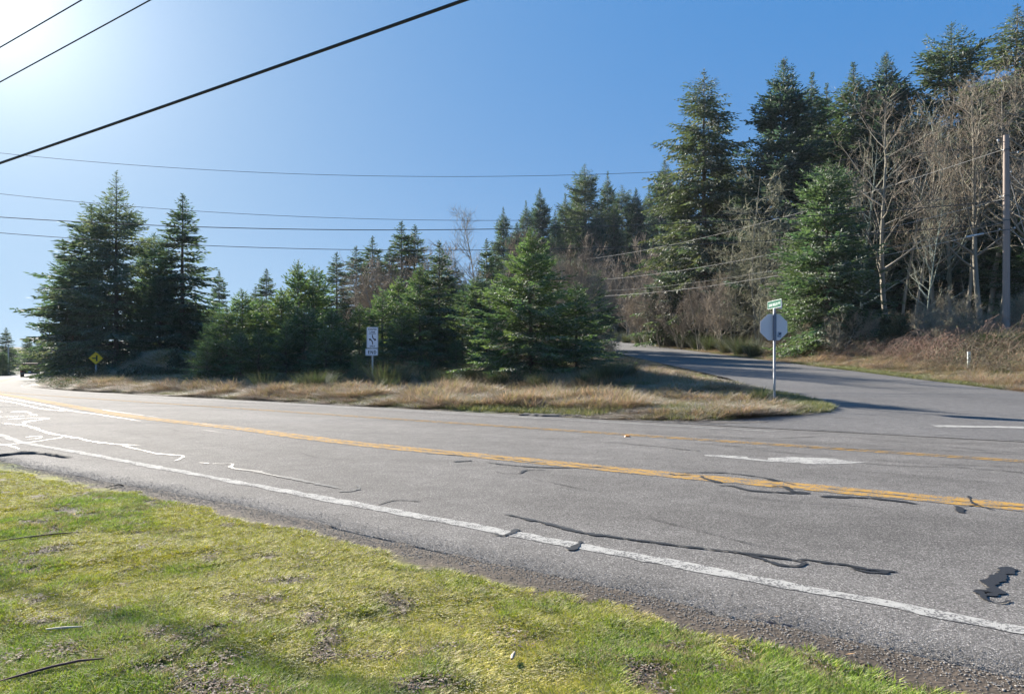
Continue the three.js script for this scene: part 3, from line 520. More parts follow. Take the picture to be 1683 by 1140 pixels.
// middle distance
for (const [px, top, D] of [[437, 441, 74], [420, 470, 76], [553, 414, 72], [585, 404, 75], [612, 388, 78], [660, 363, 76], [681, 369, 77], [640, 405, 80], [520, 455, 80]])
  plant('slim', 'fir_tree', px, D, top, 'fir tip rising behind the row of young roadside firs', 'firs behind the young firs', { wide: 1.25 });
for (const [px, top, D, k] of [[828, 340, 82, 'C'], [865, 330, 84, 'C'], [888, 310, 86, 'B'], [912, 345, 80, 'C'], [930, 318, 88, 'C'], [947, 312, 90, 'B'], [962, 269, 84, 'D'], [998, 282, 88, 'C'], [1022, 303, 92, 'D'], [1045, 309, 90, 'B'], [1066, 307, 94, 'C'], [1092, 262, 86, 'B'], [980, 340, 80, 'B'], [850, 365, 74, 'B'], [905, 380, 70, 'C'], [1010, 330, 84, 'C']])
  plant('tall' + k, 'fir_tree', px, D * 1.62, top, 'tall dark fir in the forest row behind the largest roadside fir', 'forest row behind the side road', { wide: 0.85 + 0.3 * hash2(px, 5) });
for (const [k, px, D, top] of [['bushy', 765, 48, 470], ['slim', 748, 72, 428], ['bushy', 786, 46, 455], ['slim', 812, 76, 405], ['bushy', 735, 52, 450]]) plant(k, 'fir_tree', px, D, top, 'dark fir filling the gap between the dark open fir and the largest fir', 'firs in the gap left of the largest fir', { wide: 1.15 });
plant('haze', 'bare_tree', 640, 52, 398, 'rounded bare brown tree dome above the young firs behind the lane sign', null, { wide: 1.3 });
plant('haze', 'bare_tree', 605, 54, 425, 'low bare brown crown beside the rounded bare dome', null, { wide: 1.2 });
plant('alderB', 'bare_tree', 795, 55, 352, 'sparse bare tree with thin twigs against the sky left of the largest fir', null, { wide: 0.8 });
plant('slim', 'fir_tree', 800, 60, 392, 'thin brownish fir behind the sparse bare tree', null, { wide: 0.9 });
for (const [px, D, top] of [[905, 44, 395], [935, 42, 380], [965, 45, 420], [770, 52, 430]]) plant('haze', 'bare_tree', px, D, top, 'bare grey brown tree standing close behind the largest roadside firs', 'bare trees behind the roadside firs', { wide: 0.9 });
for (const [px, D, top] of [[915, 50, 420], [945, 55, 425], [968, 60, 440], [885, 56, 415]]) plant('bushy', 'fir_tree', px, D, top, 'mid green fir hidden behind the bare trees left of the side road', 'firs left of the side road', { wide: 1.2 });
{ const r = mulberry(98); for (let k = 0; k < 32; k++) plant(['bushy', 'slim'][k % 2], 'fir_tree', 300 + 640 * r(), 60 + 50 * r(), 490 + 45 * r(), 'low dark fir in the wood behind the young roadside firs', 'wood behind the young firs', { wide: 1.5 }); }
plant('alderB', 'bare_tree', 940, 40, 420, 'pale bare tree with a straight stem behind the darker roadside fir', null, { wide: 0.7 });
// right bank
plant('tallA', 'fir_tree', 1157, 68, 112, 'tall olive fir with gappy layered branches over the side road', null, { wide: 1.2 });
plant('tallB', 'fir_tree', 1287, 62, 97, 'tall dense blue green fir right of the gappy olive fir', null, { wide: 1.2 });
plant('tallB', 'fir_tree', 1120, 72, 300, 'low fir hugging the left foot of the gappy olive fir', null, { wide: 1.1, turn: 2.2 });
const RG = 'tall firs standing behind the bare alders', RL = 'tall fir standing in the line behind the bare alders';
for (const [px, D, top, k, w] of [[1333, 66, 120, 'C', 1], [1357, 68, 138, 'C', 0.9], [1405, 62, 103, 'C', 1.1], [1458, 60, 88, 'B', 1.05], [1565, 58, 37, 'D', 1.0], [1668, 52, 8, 'A', 1.1], [1510, 64, 170, 'C', 1.2], [1620, 62, 150, 'B', 1], [1430, 66, 190, 'B', 1], [1230, 70, 260, 'C', 1.2], [1380, 72, 210, 'B', 1.2], [1700, 60, 80, 'B', 1], [1540, 70, 200, 'A', 1.1], [1760, 50, 60, 'C', 1.1], [1190, 80, 250, 'C', 1.3]])
  plant('tall' + k, 'fir_tree', px, D, top, ({ 1333: 'slender fir whose tip leans on the dense blue green fir', 1357: 'slender pale tipped fir above the bright bushy fir', 1405: 'pointed fir behind the thickest bare alder, left of the dense pair', 1458: 'broad dense fir directly behind the thickest bare alder', 1565: 'tallest open fir with wide upswept branches above the alders', 1668: 'big gappy fir towering behind the utility pole' })[px] ?? RL, RG, { wide: w * 1.18 });
for (const [px, D, top] of [[1480, 56, 330], [1550, 55, 320], [1610, 54, 330], [1660, 50, 340], [1425, 58, 350], [1700, 46, 330]]) plant('bushy', 'fir_tree', px, D, top, 'dark low fir in the shade behind the alder trunks', 'low firs behind the alder trunks', { wide: 1.4 });
plant('bushy', 'fir_tree', 1360, 44, 268, 'bright bushy fir on the bank between the lichen tree and the bare alders', null, { wide: 1.0 });
plant('bushy', 'fir_tree', 1330, 47, 400, 'squat green fir leaning on the bright bushy fir of the bank', null, { wide: 1.2, turn: 3 });
plant('lichen', 'bare_tree', 1245, 57, 292, 'lichen covered bare tree with tangled hanging twigs left of the bushy fir', null, { wide: 0.9 });
plant('lichen', 'bare_tree', 1205, 60, 375, 'tangled pale bare tree in the thicket at the foot of the tall olive fir', null, { wide: 1.0, turn: 2 });
plant('lichen', 'bare_tree', 1275, 52, 400, 'tangled pale bare tree close behind the stop sign', null, { wide: 0.8, turn: 4 });
const AG = 'bare alders on the right bank', AL = 'bare alder with pale bark on the bank behind the brambles';
for (const [px, D, top, k, w] of [[1462, 45, 172, 'A', 1.0], [1480, 47, 240, 'B', 0.9], [1502, 46, 250, 'B', 0.9], [1380, 50, 300, 'C', 0.7], [1415, 49, 240, 'C', 0.8], [1540, 48, 210, 'A', 0.9], [1590, 47, 160, 'B', 1.0], [1612, 44, 150, 'A', 1.0], [1626, 47, 120, 'B', 1.1], [1645, 45, 140, 'A', 1.0], [1560, 50, 180, 'C', 1.0], [1690, 42, 110, 'A', 1.0], [1735, 44, 150, 'B', 1], [1525, 44, 330, 'C', 0.8]])
  plant('alder' + k, 'alder_tree', px, D, top, ({ 1462: 'thickest bare alder with a pale straight trunk beside the bright bushy fir', 1645: 'bare alder with spreading crown touching the utility pole' })[px] ?? AL, AG, { wide: w });
for (const [px, D, top] of [[1015, 104, 440], [1040, 98, 405], [1062, 100, 395], [1085, 92, 420], [1105, 84, 450], [1135, 78, 430], [1165, 72, 425], [1030, 88, 450], [1058, 74, 470], [1088, 68, 465], [1118, 64, 470], [1150, 60, 450], [1190, 56, 455]])
  plant('haze', 'bare_tree', px, D, top, 'bare grey brown tree in the thicket along the side road', 'bare thicket along the side road', { wide: 0.9 });
for (const [px, D, top] of [[975, 118, 470], [995, 124, 455], [1012, 122, 480], [1030, 126, 470], [1048, 120, 480], [1070, 118, 490]]) plant('bushy', 'fir_tree', px, D, top, 'low dark fir closing the far end of the side road', 'firs at the end of the side road', { wide: 1.5 });
plant('holly', 'holly_bush', 1103, 70, 455, 'yellow flecked holly bush at the edge of the side road thicket');

// ---------------------------------------------------------------- shrubs
const shrub = (key, name, x, z, h, label, group, wide = 1) => { const T = TREE[key], y = groundY(x, z) - 0.03, s = h / T.shape.H, g = thing(name, x, y, z, hash2(x * 50 | 0, z * 50 | 0) * 6.283); g.scale.set(s * wide, s, s * wide); part('stems', T.shape.wood, barkMat, g); part(T.crownName === 'crown' ? 'twigs' : T.crownName, T.shape.leaf, T.crownMat, g); tag(g, label, 'shrub', group); return g; };
const broomGeo = [0, 1, 2].map((k) => bladeClump(300 + k, 620, { h: 1.5, w: 0.016, rad: 0.34, out: 0.62, bow: 0.45, colors: [[0.075, 0.105, 0.030], [0.10, 0.125, 0.04], [0.055, 0.08, 0.025], [0.13, 0.115, 0.06]], seg: 2 }));
function broom(px, D, h, label, group) { const [x, z] = at(px, D), m = new THREE.Mesh(broomGeo[(px | 0) % 3], grassMat); m.name = numbered('broom_shrub'); m.position.set(x, groundY(x, z) - 0.03, z); m.rotation.y = px; m.scale.set(h / 1.5 * 1.15, h / 1.5, h / 1.5 * 1.15); tag(shade(m), label, 'shrub', group); scene.add(m); }
for (const [px, D, h] of [[432, 30, 1.0], [470, 31, 0.9], [498, 29, 0.8], [520, 28.5, 0.9], [545, 30, 1.0], [592, 30, 0.8], [632, 29.5, 1.3], [655, 30, 1.2], [640, 28, 0.8], [705, 30, 0.9], [735, 29, 0.9], [775, 29.5, 1.0], [820, 28, 0.8], [885, 26.5, 0.8], [990, 26, 1.0], [1010, 26.5, 1.0], [1030, 27.5, 0.9], [960, 25.5, 0.7]]) broom(px, D, h, 'green broom shrub in the dry grass along the highway verge', 'broom shrubs on the verge');
for (const [px, D, h] of [[1015, 95, 2.2], [1030, 88, 2.0], [1052, 82, 2.4], [1072, 77, 2.6], [1090, 73, 2.4], [1110, 69, 2.2], [1128, 65, 2.6], [1148, 62, 2.2], [1170, 58, 2.4], [1195, 54, 2.0], [1218, 51, 2.2], [1240, 48, 1.8]]) broom(px, D, h * 0.75, 'dark green broom shrub at the far edge of the side road', 'broom shrubs along the side road');
for (const [px, D, h] of [[1620, 33.5, 1.1], [1640, 34, 0.9], [1600, 34.5, 1.0], [1672, 33, 1.0], [1690, 32, 1.2]]) broom(px, D, h, 'broom shrub growing round the foot of the utility pole', 'broom shrubs round the pole');
broom(1248, 19.6, 0.55, 'small wispy broom shrub at the stop sign post');
{
  const r = mulberry(411);
  for (let k = 0; k < 44; k++) { // the thicket on the right bank
    const D = lerp(36, 92, Math.pow(r(), 1.3)), x = XR(D) + 3.0 + r() * 9, h = (2.4 + 3.2 * r()) * lerp(0.55, 1, smooth(44, 58, D));
    shrub('thicket', 'bare_shrub', x, -D, h, 'leafless tan shrub in the tangle on the bank of the side road', 'leafless shrubs on the bank', 1.0);
  }
  for (let k = 0; k < 16; k++) { const D = lerp(34, 44, r()), x = lerp(-17, 6, r()); shrub('thicket', 'bare_shrub', x, -D, 1.6 + 1.4 * r(), 'leafless shrub among the young roadside firs', 'leafless shrubs among the young firs', 1); }
  for (let k = 0; k < 14; k++) { const D = lerp(40, 62, r()), x = XR(D) + lerp(5, 12, r()); shrub('holly', 'evergreen_shrub', x, -D, 1.2 + 1.2 * r(), 'dark evergreen shrub among the brambles of the right bank', 'evergreen shrubs in the brambles', 1.1); }
  for (let k = 0; k < 14; k++) { const s = lerp(44, 68, r()), v = lerp(2.0, 9, r()), [x, z] = roadXZ(s, FAR + v); shrub('salal', 'leafy_shrub', x, z, 0.55 + 0.6 * r(), 'low glossy leafed shrub on the bank round the yellow junction sign', 'leafy shrubs on the bank', 1.2); }
}
{ // brambles: arching red brown canes, a tangle no one could count
  const clump = (seed, cols) => { const r = mulberry(seed), b = new Buf(); for (let k = 0; k < 42; k++) { const a = r() * 6.283, L = 0.9 + 1.6 * r(), x = (r() - 0.5) * 1.4, z = (r() - 0.5) * 1.4, h = 0.5 + 0.9 * r(), pts = []; for (let m = 0; m <= 5; m++) { const u = m / 5; pts.push(V(x + Math.cos(a) * L * u + 0.12 * (r() - 0.5), h * 3.4 * u * (1 - u * 0.85) + 0.05 * r(), z + Math.sin(a) * L * u + 0.12 * (r() - 0.5))); } const c = cols[Math.floor(r() * cols.length)], kk = 0.7 + 0.6 * r(); b.tube(pts, [0.009, 0.009, 0.008, 0.007, 0.006, 0.003], 3, c.map((v) => v * kk)); for (let m = 1; m <= 5; m++) if (r() < 0.45) { const d = V(r() - 0.5, r() - 0.6, r() - 0.5).normalize(); b.leaf(pts[m], d, V(r() - 0.5, r() - 0.5, r() - 0.5).cross(d).normalize(), 0.12, 0.06, r() < 0.6 ? [0.23 * kk, 0.13 * kk, 0.08 * kk] : [0.09, 0.11, 0.04]); } } return b.geo(); };
  const r = mulberry(500), red = [], tan = [];
  for (let k = 0; k < 680; k++) { const D = lerp(23, 88, Math.pow(r(), 1.25)), b = 1.5 + 9 * Math.pow(r(), 0.8), x = XR(D) + b, y = groundY(x, -D), s = (0.4 + 0.6 * r()) * lerp(0.5, 1.0, smooth(1.3, 5, b)) * (0.35 + 1.0 * fbm(x * 0.5, D * 0.5, 88)); (fbm(x * 0.3, D * 0.3, 87) > 0.52 ? red : tan).push([x, y - 0.05, -D, r() * 6.283, s, s * (0.8 + 0.4 * r())]); }
  scatter('bramble_tangle', clump(41, [[0.23, 0.145, 0.105], [0.30, 0.20, 0.15], [0.19, 0.135, 0.10], [0.26, 0.21, 0.15]]), barkMat, red, 'red brown bramble canes tangled along the bank of the side road', 'brambles');
  for (let k = 0; k < 70; k++) { const s = lerp(24, 44, r()), v = lerp(8, 11, r()), [x, z] = roadXZ(s, FAR + v); const q = 0.5 + 0.4 * r(); tan.push([x, groundY(x, z) - 0.05, z, r() * 6.283, q, q]); }
  scatter('bramble_tangle', clump(42, [[0.27, 0.22, 0.15], [0.22, 0.17, 0.11], [0.15, 0.14, 0.07]]), barkMat, tan, 'tan bramble canes and dead stems under the trees', 'brambles');
}

{ // ivy and salal leaves covering the bank at the bend
  const r = mulberry(431), b = new Buf(), list = [];
  for (let k = 0; k < 26; k++) { const a = r() * 6.283, p = V((r() - 0.5) * 0.5, 0.05 + 0.3 * r() * r(), (r() - 0.5) * 0.5), d = V(Math.cos(a), 0.5 * (r() - 0.3), Math.sin(a)).normalize(), v = 0.7 + 0.6 * r(); b.leaf(p, d, V(-d.z, 0.6 * (r() - 0.5), d.x).normalize(), 0.13, 0.09, (r() < 0.72 ? [0.085, 0.125, 0.030] : r() < 0.6 ? [0.24, 0.17, 0.08] : [0.26, 0.10, 0.06]).map((c) => c * v)); }
  for (let k = 0; k < 4200; k++) { const s = lerp(36, 78, r()), v = 0.35 + 9.5 * r(), [x, z] = roadXZ(s, FAR + v); if (r() > smooth(36, 46, s)) continue; list.push([x, groundY(x, z) - 0.02, z, r() * 6.283, 0.7 + 0.7 * r(), 0.7 + 1.0 * r()]); }
  scatter('ivy_cover', b.geo(), Object.assign(leafy(0.9, 0.3), { specularIntensity: 0.1 }), list, 'ivy and fallen leaves covering the bank round the yellow junction sign', 'ivy');
}

// ---------------------------------------------------------------- grass
{
  const straw = [[0.46, 0.35, 0.21], [0.52, 0.42, 0.28], [0.40, 0.27, 0.16], [0.30, 0.28, 0.11]], r = mulberry(600);
  const dry = bladeClump(61, 26, { h: 0.40, w: 0.010, rad: 0.10, out: 0.8, bow: 1.1, colors: straw, seg: 3 });
  const short = bladeClump(62, 26, { h: 0.13, w: 0.009, rad: 0.09, out: 0.7, bow: 0.5, colors: [[0.15, 0.18, 0.045], [0.21, 0.22, 0.06], [0.29, 0.26, 0.11], [0.12, 0.15, 0.035]], seg: 2 });
  const dl = [], gl = [];
  const add = (x, z, v, k) => {
    const y = groundY(x, z) - 0.01, n = fbm(x * 0.7, z * 0.7, 64), t = 0.75 + 0.5 * r(), low = smooth(0.25, 1.6, v);
    const mossy = smooth(0.46, 0.58, fbm(x * 0.9, z * 0.9, 65));
    if (v < 0.22 + 0.3 * n) return;
    if (r() < 0.25 * smooth(0.45, 0.6, fbm(x * 1.6, z * 1.6, 68))) return;
    if (v < 0.15 + 1.3 * lerp(1, 0.1, smooth(6, 20, along(x, -z))) * smooth(0.42, 0.68, fbm(x * 0.28 + 5, z * 0.28, 69, 3)) + 0.5 * n || r() < mossy * 0.7) gl.push([x, y, z, r() * 6.283, 1.0 + 0.5 * r(), 0.7 + 0.7 * r(), [t, t, t]]);
    else dl.push([x, y, z, r() * 6.283, (0.9 + 0.5 * r()) * (1 + 0.5 * smooth(8, 30, along(x, -z))), k * (0.18 + 1.5 * Math.max(0, n - 0.28)) * (0.45 + 0.65 * low) * (0.5 + 0.9 * r()), [t * 1.05, t, t * (0.85 + 0.3 * n)]]);
  };
  for (let k = 0; k < 42000; k++) { const s = lerp(-6, 62, Math.pow(r(), 1.25)), v = 9.0 * Math.pow(r(), 1.1), [x, z] = roadXZ(s, FAR + v); if (x > XL(-z) - 0.25 || insideMouth(x, -z)) continue; add(x, z, Math.min(v, (XL(-z) - x) * 0.9), 1.5 * lerp(0.45, 1, smooth(6.5, 2, x))); }
  for (let k = 0; k < 15000; k++) { const D = lerp(17, 60, Math.pow(r(), 1.2)), q = Math.pow(r(), 1.2) * 8, x = XL(D) - 0.2 - q; if (insideMouth(x, D) || across(x, D) < FAR + 0.5) continue; add(x, -D, Math.min(q * 0.8, 2), 1.0); }
  for (let k = 0; k < 14000; k++) { const D = lerp(20, 100, Math.pow(r(), 1.5)), q = 0.05 + 6 * Math.pow(r(), 1.4), x = XR(D) + q + (D < 24 ? (24 - D) ** 1.3 * 0.15 : 0); add(x, -D, q + 0.25, 1.1); }
  scatter('dry_grass', dry, grassMat, dl, 'dry straw coloured grass along the roadsides', 'grass');
  scatter('verge_grass', short, grassMat, gl, 'short mossy green grass at the road edges', 'grass');
  // lawn
  const blades = bladeClump(63, 12, { h: 0.034, w: 0.0052, rad: 0.022, out: 0.8, bow: 0.7, colors: [[1, 1, 1], [0.8, 0.9, 0.8], [1.15, 1.05, 0.9]], seg: 2 });
  const ll = [];
  for (let k = 0; k < 380000; k++) {                                 // thicker where the lawn is near
    const D = 2.0 + 13 * Math.pow(r(), 1.7), x = (r() * 2 - 1) * (D * 0.80 + 0.9), z = -D, s = along(x, D), d = across(x, D);
    if (d > 3.5 || s > 19) continue;
    const t = lawnTone(x, z), e = Math.max(t.bare, dirtPatch(x, z));
    if (d > NEAR(s) - 0.1 - 0.35 * fbm(x * 3, z * 3, 66) || r() < e * 0.93) continue;
    const k2 = 0.5 + 0.85 * r(), y = 0.25 + 0.75 * r(), m = fbm(x * 1.2, z * 1.2, 67);
    let c = [0.53, 0.50, 0.032]; c = c.map((v, i) => lerp(v, [0.30, 0.42, 0.035][i], t.lush)); if (r() < 0.14 + t.thatch * 0.35) c = [0.42, 0.35, 0.16];
    const by = groundY(x, z) + (fbm(x * 5, z * 5, 51, 3) - 0.5) * 0.025 * smooth(0, 0.5, NEAR(s) - d);
    ll.push([x, by + 0.003, z, r() * 6.283, 0.8 + 0.5 * r(), 0.72 * (0.5 + 0.8 * y) * (1 + 0.7 * t.lush) * (0.8 + 0.5 * m), c.map((v) => v * k2)]);
  }
  scatter('lawn_grass', blades, grassMat, ll, 'short yellow green grass and moss of the lawn', 'grass');
  // litter: pale curled leaf scraps lying in drifts on the lawn
  const scrap = new Buf(), rs = mulberry(701);
  for (let k = 0; k < 9; k++) { const a = rs() * 6.283, p = V((rs() - 0.5) * 0.07, 0.006 + 0.012 * rs(), (rs() - 0.5) * 0.07), d = V(Math.cos(a), 0.25 * (rs() - 0.4), Math.sin(a)).normalize(), kk = 0.6 + 0.7 * rs(); scrap.leaf(p, d, V(-d.z, 0.9 * (rs() - 0.5), d.x).normalize(), 0.012 + 0.012 * rs(), 0.007, rs() < 0.45 ? [0.36 * kk, 0.31 * kk, 0.25 * kk] : [0.14 * kk, 0.09 * kk, 0.06 * kk]); }
  const lit = [];
  for (let k = 0; k < 260; k++) { const s = lerp(-6, 16, r()), d = lerp(-3.2, 2.9, r()), n = 1 + Math.floor(Math.pow(r(), 2) * 14); for (let q = 0; q < n; q++) { const [x, z] = roadXZ(s + (r() + r() - 1) * 0.05 * Math.sqrt(n) * 2.0, d + (r() + r() - 1) * 0.05 * Math.sqrt(n) * 1.3); if (-z < 1.6) continue; if (dirtPatch(x, z) > 0.5) continue; lit.push([x, groundY(x, z) + 0.012, z, r() * 6.283, 0.7 + 0.7 * r(), 0.8 + 0.6 * r()]); } }
  for (let k = 0; k < 60000; k++) { const D = 2 + 9 * r() * r(), x = (r() * 2 - 1) * (D * 0.8 + 0.8), z = -D; if (across(x, D) > 3.2 || lawnTone(x, z).bare < 0.3 || r() < 0.6) continue; lit.push([x, groundY(x, z) + 0.008, z, r() * 6.283, 0.6 + 0.6 * r(), 0.8 + 0.6 * r()]); }
  scatter('leaf_litter', scrap.geo(), new THREE.MeshStandardMaterial({ vertexColors: true, roughness: 0.9, side: THREE.DoubleSide }), lit, 'pale curled leaf scraps scattered over the lawn', 'leaf litter');
  // loose gravel between lawn and road
  const stone = new THREE.IcosahedronGeometry(0.0056, 0); { const p = stone.attributes.position; for (let i = 0; i < p.count; i++) { const k = 0.75 + 0.5 * hash2(p.getX(i) * 9000 | 0, p.getY(i) * 9000 + p.getZ(i) * 7000 | 0); p.setXYZ(i, p.getX(i) * k, p.getY(i) * k * 0.55, p.getZ(i) * k); } stone.computeVertexNormals(); }
  const gr = [];
  for (let k = 0; k < 52000; k++) { const s = lerp(-6, 17, r()), off = (r() + r() + r() - 1.5) * 0.24, e = NEAR(s), d = e + off - 0.02, [x, z] = roadXZ(s, d), q = 0.35 + 0.9 * r() * r(), v = 0.14 + 0.30 * r() * r(); if (off > 0.05 && r() < 0.55) continue; gr.push([x, (d > e ? 0 : groundY(x, z) + 0.004) + 0.0022, z, r() * 6.283, q, q, [v * 1.12, v, v * 0.86]]); }
  for (let k = 0; k < 9000; k++) { const s = lerp(-9, 30, r()), v = FAR + (r() + r() - 1) * 0.4 + 0.1, [x, z] = roadXZ(s, v), q = 0.6 + 1.4 * r() * r(), c = 0.12 + 0.3 * r() * r(); if (x > 4) continue; gr.push([x, Math.max(0, groundY(x, z)) + 0.004, z, r() * 6.283, q, q, [c * 1.05, c, c * 0.93]]); }
  scatter('gravel', stone, new THREE.MeshStandardMaterial({ roughness: 0.9 }), gr, 'loose grey gravel along the edges of the highway', 'gravel');
}
{ // twigs and leaves lying on the lawn
  const stick = (list, rad, col, label, name = 'fallen_twig') => { const b = new Buf(), pts = list.map(([px, py]) => { const D = F * (EYE + 0.02) / (py - HZ), x = (px - CX) / F * D; return V(x, groundY(x, -D) + 0.02 + rad, -D); }), n = pts.length; b.tube(pts, pts.map((_, i) => rad * (i === 0 || i === n - 1 ? 0.5 : 1)), 5, col); const m = new THREE.Mesh(b.geo(), barkMat); m.name = numbered(name); tag(shade(m), label, 'twig'); scene.add(m); };
  stick([[0, 891], [40, 885], [90, 879], [130, 877]], 0.006, [0.09, 0.06, 0.05], 'long dark twig lying in the lawn a stride from the road edge');
  stick([[75, 1034], [105, 1033], [135, 1032.5]], 0.007, [0.45, 0.40, 0.30], 'straight pale straw coloured twig on the yellow lawn');
  stick([[0, 1121], [40, 1112], [85, 1102], [130, 1094], [170, 1091]], 0.006, [0.11, 0.06, 0.06], 'curved dark red runner stem on the lawn');
  stick([[172, 806], [195, 801], [222, 797]], 0.008, [0.06, 0.05, 0.04], 'short black twig at the green edge of the lawn');
  stick([[398, 817], [410, 814], [424, 813]], 0.009, [0.08, 0.05, 0.04], 'stubby dark twig on the gravel beside the white line');
  stick([[841, 1092], [843, 1086], [846, 1080]], 0.010, [0.48, 0.40, 0.30], 'stubby pale piece of wood in the lawn');
  stick([[608, 869], [622, 866], [634, 864]], 0.009, [0.07, 0.05, 0.04], 'thin brown twig on the bare soil by the gravel');
  [[1241, 1014], [1252, 1011], [1269, 1018], [1389, 1079]].forEach(([px, py]) => { const D = F * EYE / (py - HZ), x = (px - CX) / F * D, b = new Buf(); b.leaf(V(x, groundY(x, -D) + 0.025, -D), V(0.9, 0.25, 0.3).normalize(), V(-0.3, 0.3, 0.9).normalize(), 0.045, 0.03, [0.55, 0.26, 0.03]); const m = new THREE.Mesh(b.geo(), leafMat); m.name = numbered('fallen_leaf'); tag(shade(m), 'small orange leaf lying on the soil at the lawn edge', 'leaf', 'orange leaves on the soil'); scene.add(m); });
}

// ---------------------------------------------------------------- signs
function printed(w, h, draw) { const c = document.createElement('canvas'); c.width = w; c.height = h; draw(c.getContext('2d'), w, h); const t = new THREE.CanvasTexture(c); t.colorSpace = THREE.SRGBColorSpace; return t; }
function plate(shape, depth, bevel = 0.0) { const g = new THREE.ExtrudeGeometry(shape, { depth, bevelEnabled: false, curveSegments: 6 }); return g; }
function roundRect(w, h, r) { const s = new THREE.Shape(); s.moveTo(-w / 2 + r, -h / 2); s.lineTo(w / 2 - r, -h / 2); s.absarc(w / 2 - r, -h / 2 + r, r, -Math.PI / 2, 0); s.lineTo(w / 2, h / 2 - r); s.absarc(w / 2 - r, h / 2 - r, r, 0, Math.PI / 2); s.lineTo(-w / 2 + r, h / 2); s.absarc(-w / 2 + r, h / 2 - r, r, Math.PI / 2, Math.PI); s.lineTo(-w / 2, -h / 2 + r); s.absarc(-w / 2 + r, -h / 2 + r, r, Math.PI, Math.PI * 1.5); return s; }
function face(shape, w, h, tex, rough = 0.45) { const g = new THREE.ShapeGeometry(shape, 6), uv = g.attributes.uv, p = g.attributes.position; for (let i = 0; i < uv.count; i++) uv.setXY(i, p.getX(i) / w + 0.5, p.getY(i) / h + 0.5); return [g, new THREE.MeshStandardMaterial({ map: tex, roughness: rough })]; }
function channelPost(h, w = 0.075) { const s = new THREE.Shape(); for (const [i, [x, y]] of [[-w / 2, 0], [-w / 4, 0], [-w / 5, 0.03], [w / 5, 0.03], [w / 4, 0], [w / 2, 0], [w / 2, -0.006], [w / 4 - 0.006, -0.006], [w / 5 - 0.006, 0.024], [-w / 5 + 0.006, 0.024], [-w / 4 + 0.006, -0.006], [-w / 2, -0.006]].entries()) i ? s.lineTo(x, y) : s.moveTo(x, y); const g = new THREE.ExtrudeGeometry(s, { depth: h, bevelEnabled: false }); g.rotateX(-Math.PI / 2); return g; }
const bolt = new THREE.CylinderGeometry(0.012, 0.012, 0.012, 8).rotateX(Math.PI / 2);
